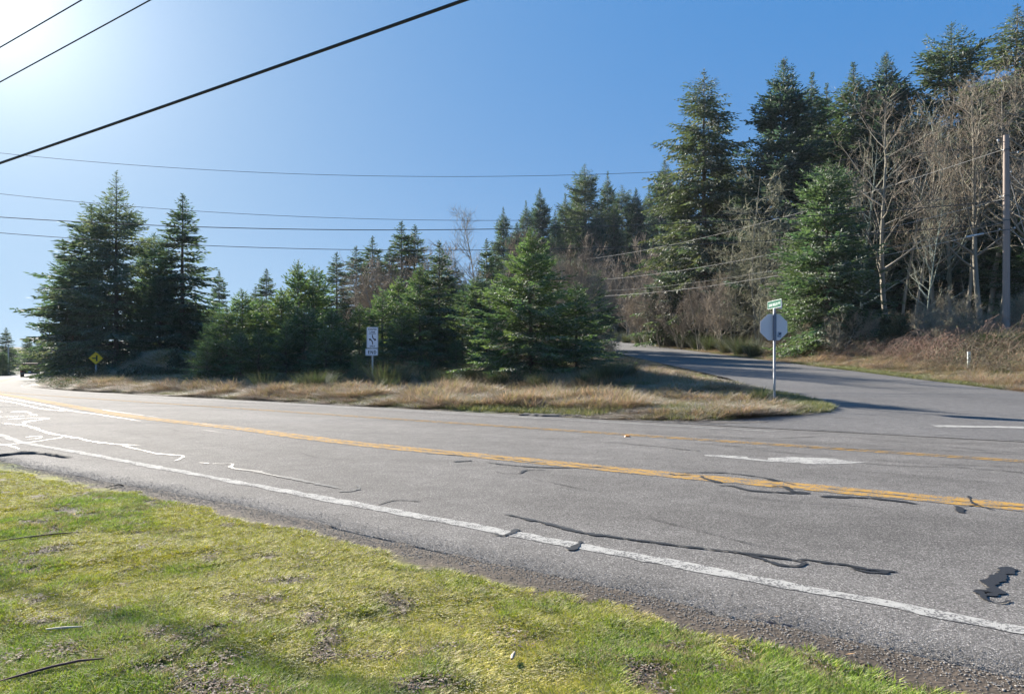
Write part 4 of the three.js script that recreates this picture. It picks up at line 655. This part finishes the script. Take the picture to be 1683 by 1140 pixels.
{ // stop sign seen from behind, street name blades on top
  const [x, z] = at(1273, 20), y = groundY(x, z), g = thing('stop_sign', x, y - 0.02, z, 0.12);
  const postH = lift(508, 20) - y;
  part('post', new THREE.BoxGeometry(0.054, postH, 0.05).translate(0, postH / 2, 0), std(0.36, 0.37, 0.39, 0.6, 0.5), g);
  const sleeve = part('post_sleeve', new THREE.BoxGeometry(0.085, lift(514, 20) - lift(559, 20), 0.03).translate(0, 0, 0.03), std(0.16, 0.18, 0.22, 0.5, 0.7), g); sleeve.position.y = (lift(514, 20) + lift(559, 20)) / 2 - y;
  const oct = new THREE.Shape(), R = 0.415; for (let k = 0; k < 8; k++) { const a = (k + 0.5) * Math.PI / 4; k ? oct.lineTo(Math.cos(a) * R * 1.10, Math.sin(a) * R) : oct.moveTo(Math.cos(a) * R * 1.10, Math.sin(a) * R); }
  const p = part('sign_plate', plate(oct, 0.004), new THREE.MeshStandardMaterial({ color: RGB(0.66, 0.66, 0.66), metalness: 0.05, roughness: 0.6 }), g); p.position.set(0, lift(536.2, 20) - y, -0.034);
  const fr = part('red_face', new THREE.ShapeGeometry(oct).rotateY(Math.PI), new THREE.MeshStandardMaterial({ color: RGB(0.55, 0.02, 0.03), roughness: 0.4 }), p); fr.position.z = -0.002;
  const wr = new THREE.Shape(roundRect(0.60, 0.24, 0.01).getPoints()); const [tg, tm] = face(wr, 0.6, 0.24, printed(256, 102, (c, w, h) => { c.fillStyle = '#b5121b'; c.fillRect(0, 0, w, h); c.fillStyle = '#fff'; c.font = 'bold 96px sans-serif'; c.textAlign = 'center'; c.textBaseline = 'middle'; c.fillText('STOP', w / 2, h / 2, w * 0.96); })); const lt = part('lettering', tg.rotateY(Math.PI), tm, p); lt.position.z = -0.005;
  const st = part('sticker', ...face(roundRect(0.12, 0.16, 0.01), 0.12, 0.16, printed(64, 96, (c) => { c.fillStyle = '#8d99a8'; c.fillRect(0, 0, 64, 96); c.fillStyle = '#1c2430'; c.beginPath(); c.moveTo(18, 42); c.lineTo(34, 10); c.lineTo(60, 20); c.lineTo(48, 40); c.lineTo(30, 52); c.fill(); c.fillRect(30, 20, 22, 14); c.fillStyle = '#2f6b6b'; c.fillRect(6, 70, 12, 18); })), p); st.position.set(0.175, -0.22, 0.006); st.rotation.z = -0.15;
  for (const dy of [-0.24, 0.24]) part('bolt', bolt, darkMetal, g).position.set(0, lift(536.2, 20) - y + dy, 0.05);
  tag(g, 'octagonal stop sign seen from its plain grey back on a metal post', 'sign');
  const green = printed(512, 160, (c, w, h) => { c.fillStyle = '#b9c4be'; c.fillRect(0, 0, w, h); c.fillStyle = '#004f3e'; c.fillRect(6, 6, w - 12, h - 12); c.fillStyle = '#c4cfc9'; c.font = 'bold 80px sans-serif'; c.textBaseline = 'middle'; c.textAlign = 'center'; c.fillText('SAM RILEY', w * 0.43, h * 0.54, w * 0.66); c.font = 'bold 62px sans-serif'; c.fillText('RD', w * 0.87, h * 0.46, w * 0.14); });
  const b = thing('street_name_sign', x, y + postH, z, 0.12);
  part('bracket', new THREE.BoxGeometry(0.05, 0.05, 0.05).translate(0, 0.0, 0), metal, b);
  const blade = (w, turn, tex, off) => { const q = new THREE.Group(); q.name = 'name_blade'; q.position.set(off ? 0.26 : 0, 0.145 + off, off ? -0.32 : 0); q.rotation.y = turn; b.add(q); part('blade_plate', plate(roundRect(w, 0.23, 0.02), 0.006).translate(0, 0, -0.003), std(0.7, 0.72, 0.73, 0.4, 0.3), q); for (const k of [0, 1]) { const f = part('blade_face', ...face(roundRect(w - 0.01, 0.22, 0.02), w - 0.01, 0.22, tex, 0.95), q); f.position.z = k ? -0.0055 : 0.0055; f.rotation.y = k ? Math.PI : 0; } };
  blade(0.98, -1.66, green, 0); blade(0.5, 0.5, printed(256, 96, (c, w, h) => { c.fillStyle = '#c3c8cc'; c.fillRect(0, 0, w, h); }), 0.02);
  tag(b, 'green street name blades crossed on top of the stop sign post', 'sign');
}
{ // end of the centre turn lane
  const D = 30.3, [x, z] = at(612, D), y = groundY(x, z), g = thing('lane_sign', x, y - 0.03, z, 0.1), top = lift(537, D) - y;
  part('post', channelPost(top), std(0.42, 0.46, 0.47, 0.5, 0.6), g);
  const W = 0.50, Hh = 0.93, p = part('sign_plate', plate(roundRect(W, Hh, 0.035), 0.004), metal, g); p.position.set(0, top - Hh / 2 + 0.02, 0.034);
  const f = part('sign_face', ...face(roundRect(W, Hh, 0.035), W, Hh, printed(256, 476, (c, w, h) => {
    c.fillStyle = '#e4e6ea'; c.fillRect(0, 0, w, h); c.strokeStyle = '#1a1a1a'; c.lineWidth = 4; c.strokeRect(9, 9, w - 18, h - 18); c.fillStyle = '#111'; c.textAlign = 'center'; c.textBaseline = 'middle'; c.font = 'bold 52px sans-serif';
    c.fillText('CENTER', w / 2, 52, 190); c.fillText('LANE', w / 2, 114, 130); c.fillRect(48, 150, 160, 8); c.fillText('ONLY', w / 2, 434, 120);
    const arrow = () => { c.lineWidth = 21; c.strokeStyle = '#111'; c.beginPath(); c.moveTo(0, 112); c.bezierCurveTo(0, 50, -14, 24, -52, 6); c.stroke(); c.beginPath(); c.moveTo(-86, -12); c.lineTo(-36, -22); c.lineTo(-60, 36); c.fill(); };
    c.save(); c.translate(132, 278); arrow(); c.restore(); c.save(); c.translate(128, 288); c.rotate(Math.PI); arrow(); c.restore();
  })), p); f.position.z = 0.0065;
  for (const dy of [-0.33, 0.33]) part('bolt', bolt, darkMetal, p).position.set(0, dy, 0.012);
  const W2 = 0.55, H2 = 0.31, e = part('end_plate', plate(roundRect(W2, H2, 0.03), 0.004), metal, g); e.position.set(-0.03, top - Hh - H2 / 2 - 0.005, 0.034);
  const f2 = part('end_face', ...face(roundRect(W2, H2, 0.03), W2, H2, printed(256, 144, (c, w, h) => { c.fillStyle = '#e4e6ea'; c.fillRect(0, 0, w, h); c.strokeStyle = '#1a1a1a'; c.lineWidth = 4; c.strokeRect(9, 9, w - 18, h - 18); c.fillStyle = '#111'; c.textAlign = 'center'; c.textBaseline = 'middle'; c.font = 'bold 96px sans-serif'; c.fillText('END', w * 0.53, h * 0.53, 180); })), e); f2.position.z = 0.0065;
  tag(g, 'white centre lane only sign with an END plate below it', 'sign');
}
{ // junction warning
  const D = 54, [x, z] = at(157, D), y = groundY(x, z), g = thing('junction_sign', x, y - 0.03, z, 0.45), top = lift(577, D) - y, q = 0.74;
  part('post', channelPost(top, 0.09), std(0.42, 0.46, 0.47, 0.5, 0.6), g);
  const s = roundRect(q, q, 0.05), p = part('sign_plate', plate(s, 0.005).rotateZ(Math.PI / 4), metal, g); p.position.set(0, top - 0.52, 0.036);
  const [fg, fm] = face(s, q, q, printed(256, 256, (c, w, h) => { c.fillStyle = '#ffc508'; c.fillRect(0, 0, w, h); c.save(); c.translate(w / 2, h / 2); c.rotate(Math.PI / 4); c.fillStyle = '#0d0d0d'; c.fillRect(4, -78, 36, 158); c.fillRect(-86, -13, 92, 28); c.restore(); c.strokeStyle = '#1a1405'; c.lineWidth = 5; c.strokeRect(7, 7, w - 14, h - 14); }));
  const f = part('sign_face', fg.rotateZ(Math.PI / 4), fm, p); f.position.z = 0.0075;
  for (const dy of [-0.3, 0.3]) part('bolt', bolt, darkMetal, p).position.set(0, dy, 0.014);
  tag(g, 'yellow diamond warning sign with a black side road symbol', 'sign');
}
{ // white marker post on the right bank
  let D = 26; while (D < 40 && groundY(...at(1593, D)) < lift(606, D)) D += 0.1;          // where its foot meets the bank
  const [x, z] = at(1593, D), y = groundY(x, z), g = thing('marker_post', x, y - 0.02, z, 0.1), h = lift(577, D) - y;
  part('stake', new THREE.BoxGeometry(0.13, h, 0.05, 1, 6, 1).translate(0, h / 2, 0), std(0.62, 0.66, 0.60, 0.7), g);
  const f = part('print', ...face(roundRect(0.10, h * 0.7, 0.01), 0.1, h * 0.7, printed(64, 256, (c, w, h2) => { c.fillStyle = '#d5dccf'; c.fillRect(0, 0, w, h2); c.fillStyle = '#3c4640'; c.fillRect(14, 22, 30, 8); c.save(); c.translate(36, 120); c.rotate(-0.9); c.font = 'bold 44px sans-serif'; c.textAlign = 'center'; c.fillText('GAS', 0, 10, 70); c.restore(); c.beginPath(); c.arc(34, 150, 9, 0, 7); c.fill(); })), g); f.position.set(0, h * 0.55, 0.0275);
  tag(g, 'short white marker post with dark print on the right bank', 'marker post');
}
{ // red marker far off on the ivy bank
  const D = 76, [x, z] = at(93, D), y = groundY(x, z), g = thing('roadside_marker', x, y - 0.05, z, 0.5), h = Math.max(1.1, lift(603, D) - y);
  part('stake', new THREE.BoxGeometry(0.04, h, 0.04).translate(0, h / 2, 0), std(0.4, 0.33, 0.22, 0.8), g);
  part('red_board', plate(roundRect(0.42, 0.5, 0.06), 0.02), std(0.62, 0.06, 0.03, 0.5), g).position.set(0, h - 0.28, 0.03);
  tag(g, 'small red board on a stake at the foot of the dark trees', 'marker');
}

// ---------------------------------------------------------------- shed half hidden in the firs
{
  const D = 68, [x, z] = at(326, D), y = groundY(x, z), g = thing('shed', x, y - 0.1, z, 0.5), e = 2.7, rr = lift(538, D) - y, w = 5, l = 6;
  const wall = std(0.16, 0.15, 0.14, 0.85), s = new THREE.Shape(); s.moveTo(-w / 2, 0); s.lineTo(w / 2, 0); s.lineTo(w / 2, e); s.lineTo(0, rr - 0.12); s.lineTo(-w / 2, e); s.closePath();
  part('wall', new THREE.ExtrudeGeometry(s, { depth: l, bevelEnabled: false }).translate(0, 0, -l / 2), wall, g);
  for (const k of [-1, 1]) { const len = Math.hypot(w / 2 + 0.4, (rr - e) * (w / 2 + 0.4) / (w / 2)), m = part('roof_slope', new THREE.BoxGeometry(len, 0.08, l + 0.7).translate(len / 2, 0, 0), std(0.20, 0.20, 0.23, 0.9), g); m.position.set(0, rr, 0); m.rotation.z = k > 0 ? -Math.atan2(rr - e, w / 2) : Math.PI + Math.atan2(rr - e, w / 2); }
  const dr = part('door', new THREE.BoxGeometry(0.95, 2, 0.05).translate(0, 1, 0), std(0.3, 0.29, 0.27, 0.6), g); dr.position.set(0.6, 0.1, l / 2 + 0.03); part('handle', new THREE.BoxGeometry(0.04, 0.12, 0.05), darkMetal, dr).position.set(0.38, 1, 0.04);
  tag(g, 'small shed with a grey pitched roof half hidden among the firs', 'shed');
}

// ---------------------------------------------------------------- utility poles and wires
const poleWood = (() => { const t = dataTex(256, (i, j) => { const f = vnoise(i / 3, j / 40, 5, 85), c = vnoise(i / 1.5, j / 90, 6), l = 0.75 + 0.35 * f - (c > 0.86 ? 0.35 : 0); return [toS(0.34 * l), toS(0.275 * l), toS(0.235 * l)]; }); t.repeat.set(2, 3); return new THREE.MeshStandardMaterial({ map: t, roughness: 0.9 }); })();
const porcelain = std(0.55, 0.57, 0.58, 0.25);
function utilityPole(x, z, h, label) {
  const g = thing('utility_pole', x, groundY(x, z) - 0.2, z, 0);
  part('pole', new THREE.CylinderGeometry(0.135, 0.18, h + 0.2, 16, 8).translate(0, (h + 0.2) / 2, 0), poleWood, g);
  tag(g, label, 'utility pole'); return g;
}
const PD = 36, [PX, PZ] = at(1654.5, PD), poleBase = groundY(PX, PZ), poleTop = lift(222, PD) - poleBase;
const pole = utilityPole(PX, PZ, poleTop, 'weathered wooden utility pole standing in the brambles on the right bank');
const local = (py) => lift(py, PD) - poleBase + 0.2;
{
  const ins = new THREE.LatheGeometry([[0, 0], [0.03, 0], [0.035, 0.03], [0.06, 0.05], [0.06, 0.07], [0.035, 0.08], [0.06, 0.1], [0.055, 0.12], [0.03, 0.14], [0, 0.145]].map(([a, b]) => new THREE.Vector2(a, b)), 12);
  const arm = (py, dx, name = 'bracket') => { const m = part(name, new THREE.CylinderGeometry(0.02, 0.02, Math.abs(dx), 8).rotateZ(Math.PI / 2).translate(dx / 2, 0, 0), darkMetal, pole); m.position.set(0, local(py), 0.0); return m; };
  for (const [py, dx] of [[233, -0.42], [252, 0.62], [325, -0.3], [378, -0.35], [376, 0.45], [284, 0.25]]) { const m = arm(py, dx); const i = part('insulator', ins, porcelain, m); i.position.set(dx, 0, 0); if (py > 240) i.scale.setScalar(0.7); }
  for (const py of [246, 322, 362, 378]) part('metal_band', new THREE.CylinderGeometry(0.168, 0.17, 0.05, 16), darkMetal, pole).position.y = local(py);
  part('ground_wire', new THREE.CylinderGeometry(0.008, 0.008, poleTop * 0.8, 5).translate(0.165, poleTop * 0.45, 0.05), darkMetal, pole);
}
function wire(name, a, b, sag, rad, mat, label, group, category = 'wire') {
  const pts = []; for (let k = 0; k <= 40; k++) { const u = k / 40, p = a.clone().lerp(b, u); p.y -= sag * 4 * u * (1 - u); pts.push(p); }
  const m = new THREE.Mesh(new THREE.TubeGeometry(new THREE.CatmullRomCurve3(pts), 90, rad, 8), mat); m.name = numbered(name); tag(shade(m), label, category, group); scene.add(m); return m;
}
const black = std(0.012, 0.012, 0.013, 0.55), grey = std(0.05, 0.055, 0.06, 0.85), silver = std(0.46, 0.44, 0.40, 0.85);
const W3 = (px, py, D) => V((px - CX) / F * D, lift(py, D), -D);
// four wires of the main line, from the pole to the next one beyond the left of the road
{
  const lx = W3(-330, 300, 40), farPole = utilityPole(lx.x, lx.z, 13.5, 'utility pole on the other side of the road bend carrying the long wires');
  const ends = [[252, 236, 237, 290], [319, 322, 318, 362], [357, 330, 330, 377], [383, 366, 366, 411]];
  ends.forEach(([yl, , yr, ym], i) => {
    const b = V(PX - 0.16, lift(yr, PD), PZ), a = V(lx.x + 0.16, 0, lx.z);
    // height at the left frame edge and mid-span fix the sag
    const u0 = (W3(0, 0, 39).x - a.x) / (b.x - a.x), u1 = (W3(760, 0, 37.5).x - a.x) / (b.x - a.x), D0 = lerp(40, PD, u0), D1 = lerp(40, PD, u1);
    const y0 = lift(yl, D0), y1 = lift(ym, D1), f0 = 4 * u0 * (1 - u0), f1 = 4 * u1 * (1 - u1);
    // y = ay (1-u) + by u - S f
    const det = (1 - u0) * -f1 + f0 * (1 - u1), r0 = y0 - b.y * u0, r1 = y1 - b.y * u1, ay = (r0 * -f1 + f0 * r1) / det, S = ((1 - u0) * r1 - (1 - u1) * r0) / det;
    a.y = ay;
    wire('overhead_wire', a, b, S, i === 2 ? 0.022 : i === 3 ? 0.017 : 0.012, grey, ['thin topmost wire crossing the sky from the pole', 'thin second wire under the topmost wire across the sky', 'thickest of the four long wires across the sky', 'lowest of the four long wires passing before the firs'][i], 'long wires across the sky');
  });
  // lines following the side road up the hill
  const hid = W3(905, 462, 84), p2 = utilityPole(hid.x, hid.z, 8.6, 'utility pole up the side road hidden among the firs');
  [[246, 431, 0.013, 'upper'], [327, 462, 0.013, 'second'], [366, 478, 0.008, 'thin third'], [377, 486, 0.015, 'lowest']].forEach(([yr, yl, rad, w]) => wire('service_wire', W3(905, yl, 84), V(PX - 0.2, lift(yr, PD), PZ), 1.15, rad, silver, w + ' sunlit wire running from the pole up the side road', 'wires along the side road'));
  // splice case on the lowest of them
  const a = W3(1589, 389, PD + 1.9), b = W3(1618, 384, PD + 1.0), dir = b.clone().sub(a), m = new THREE.Mesh(new THREE.CapsuleGeometry(0.055, dir.length() - 0.1, 4, 10), std(0.5, 0.52, 0.54, 0.5)); m.position.copy(a).add(b).multiplyScalar(0.5); m.quaternion.setFromUnitVectors(V(0, 1, 0), dir.normalize()); m.name = 'splice_case'; tag(shade(m), 'pale grey splice case hanging on the lowest wire left of the pole', 'splice case'); scene.add(m);
  // guys and drops to the right
  for (const [y0, px, y1, D1, w] of [[284, 1790, 400, 34, 'pale drop wire slanting down right from the upper pole'], [290, 1735, 560, 35, 'steep guy wire on the right of the pole'], [252, 1800, 205, 33, 'short wire leaving the pole top to the right'], [376, 1800, 470, 34, 'lower drop wire leaving the pole to the right']]) wire('guy_wire', V(PX + 0.15, lift(y0, PD), PZ), W3(px, y1, D1), 0.1, 0.012, silver, w, null);
}
// heavy cable and two wires passing over the lawn and the road on the left
{
  const e1 = W3(0, 258, 13), e2 = W3(725, 0, 9), dir = e2.clone().sub(e1);
  const a = e1.clone().addScaledVector(dir, -1.3), b = e2.clone().addScaledVector(dir, 1.2); 
  wire('overhead_cable', a, b, 0.12, 0.023, black, 'heavy black cable slanting across the sky over the highway', null, 'cable');
  const f = (x0, y0, x1, y1, D0, D1, label) => { const p = W3(x0, y0, D0), q = W3(x1, y1, D1), d = q.clone().sub(p); wire('overhead_wire', p.clone().addScaledVector(d, -4), q.clone().addScaledVector(d, 2.5), 0.05, 0.011, black, label, 'thin wires near the sun'); };
  f(0, 73, 126, 0, 13, 12, 'thin black wire highest beside the sun glow'); f(0, 130, 238, 0, 13, 11.3, 'thin black wire between the sun glow and the heavy cable');
}
// slim pole across the bend
{ const [x, z] = at(13, 104); const g = thing('slim_pole', x, groundY(x, z) - 0.2, z); part('shaft', new THREE.CylinderGeometry(0.08, 0.1, 5, 10).translate(0, 2.5, 0), std(0.45, 0.44, 0.42, 0.7), g); part('cap', new THREE.SphereGeometry(0.1, 10, 6).translate(0, 5, 0), darkMetal, g); tag(g, 'slim pale pole under the far fir across the road bend', 'pole'); }

// ---------------------------------------------------------------- pickup driving off round the bend
{
  const s = 103, [x, z] = roadXZ(s, 12.5), [x2, z2] = roadXZ(s + 2, 12.3), g = thing('pickup_truck', x, 0, z, 0.58);       // local -z is forward
  const paint = new THREE.MeshPhysicalMaterial({ color: RGB(0.07, 0.018, 0.015), roughness: 0.85, specularIntensity: 0.15 }), glass = std(0.02, 0.022, 0.025, 0.35), rubber = std(0.02, 0.02, 0.02, 0.9), red = std(0.45, 0.02, 0.015, 0.3), chrome = std(0.12, 0.12, 0.12, 0.5, 0.6);
  const prof = (pts, w, bev = 0.05) => { const sh = new THREE.Shape(pts.map(([a, b]) => new THREE.Vector2(a, b))); return new THREE.ExtrudeGeometry(sh, { depth: w - 2 * bev, bevelThickness: bev, bevelSize: bev, bevelSegments: 2 }).translate(0, 0, -w / 2 + bev).rotateY(Math.PI / 2); };
  part('body', prof([[-2.6, 0.5], [-2.6, 1.02], [-0.5, 1.05], [0.9, 1.05], [2.5, 0.98], [2.65, 0.8], [2.65, 0.48]], 1.92), paint, g);
  part('cab', prof([[-0.65, 1.03], [-0.5, 1.72], [0.45, 1.74], [1.15, 1.05]], 1.66), paint, g);
  part('rear_window', new THREE.BoxGeometry(1.4, 0.46, 0.03), glass, g).position.set(0, 1.40, 0.66);
  part('windscreen', new THREE.BoxGeometry(1.4, 0.6, 0.03).rotateX(0.78), glass, g).position.set(0, 1.42, -0.86);
  part('tailgate', new THREE.BoxGeometry(1.5, 0.44, 0.04), paint, g).position.set(0, 0.82, 2.66);
  part('bumper', new THREE.BoxGeometry(1.9, 0.2, 0.18), chrome, g).position.set(0, 0.48, 2.66);
  part('cargo', prof([[-2.3, 1.05], [-2.25, 1.62], [-0.8, 1.68], [-0.72, 1.05]], 1.6, 0.08), new THREE.MeshPhysicalMaterial({ color: RGB(0.025, 0.017, 0.016), roughness: 0.95, specularIntensity: 0.1 }), g);
  for (const k of [-1, 1]) {
    part('tail_light', new THREE.BoxGeometry(0.17, 0.4, 0.05), red, g).position.set(k * 0.86, 0.84, 2.66);
    part('mirror', new THREE.BoxGeometry(0.2, 0.22, 0.12), rubber, g).position.set(k * 1.08, 1.18, -0.75);
    part('side_window', new THREE.BoxGeometry(0.02, 0.42, 1.0), glass, g).position.set(k * 0.84, 1.4, -0.05);
    for (const zz of [-1.7, 1.65]) { const w = part('wheel', new THREE.CylinderGeometry(0.39, 0.39, 0.25, 20).rotateZ(Math.PI / 2), rubber, g); w.position.set(k * 0.84, 0.39, zz); part('rim', new THREE.CylinderGeometry(0.22, 0.22, 0.26, 14).rotateZ(Math.PI / 2), chrome, w); }
  }
  part('number_plate', new THREE.BoxGeometry(0.32, 0.16, 0.02), std(0.7, 0.7, 0.7, 0.5), g).position.set(0, 0.62, 2.69);
  tag(g, 'dark red loaded pickup truck driving round the far bend', 'pickup truck');
}

scene.fog = new THREE.FogExp2(0xdfe8f0, 0.00014);                        // thin winter haze, seen against the sun

renderer.render(scene, camera);
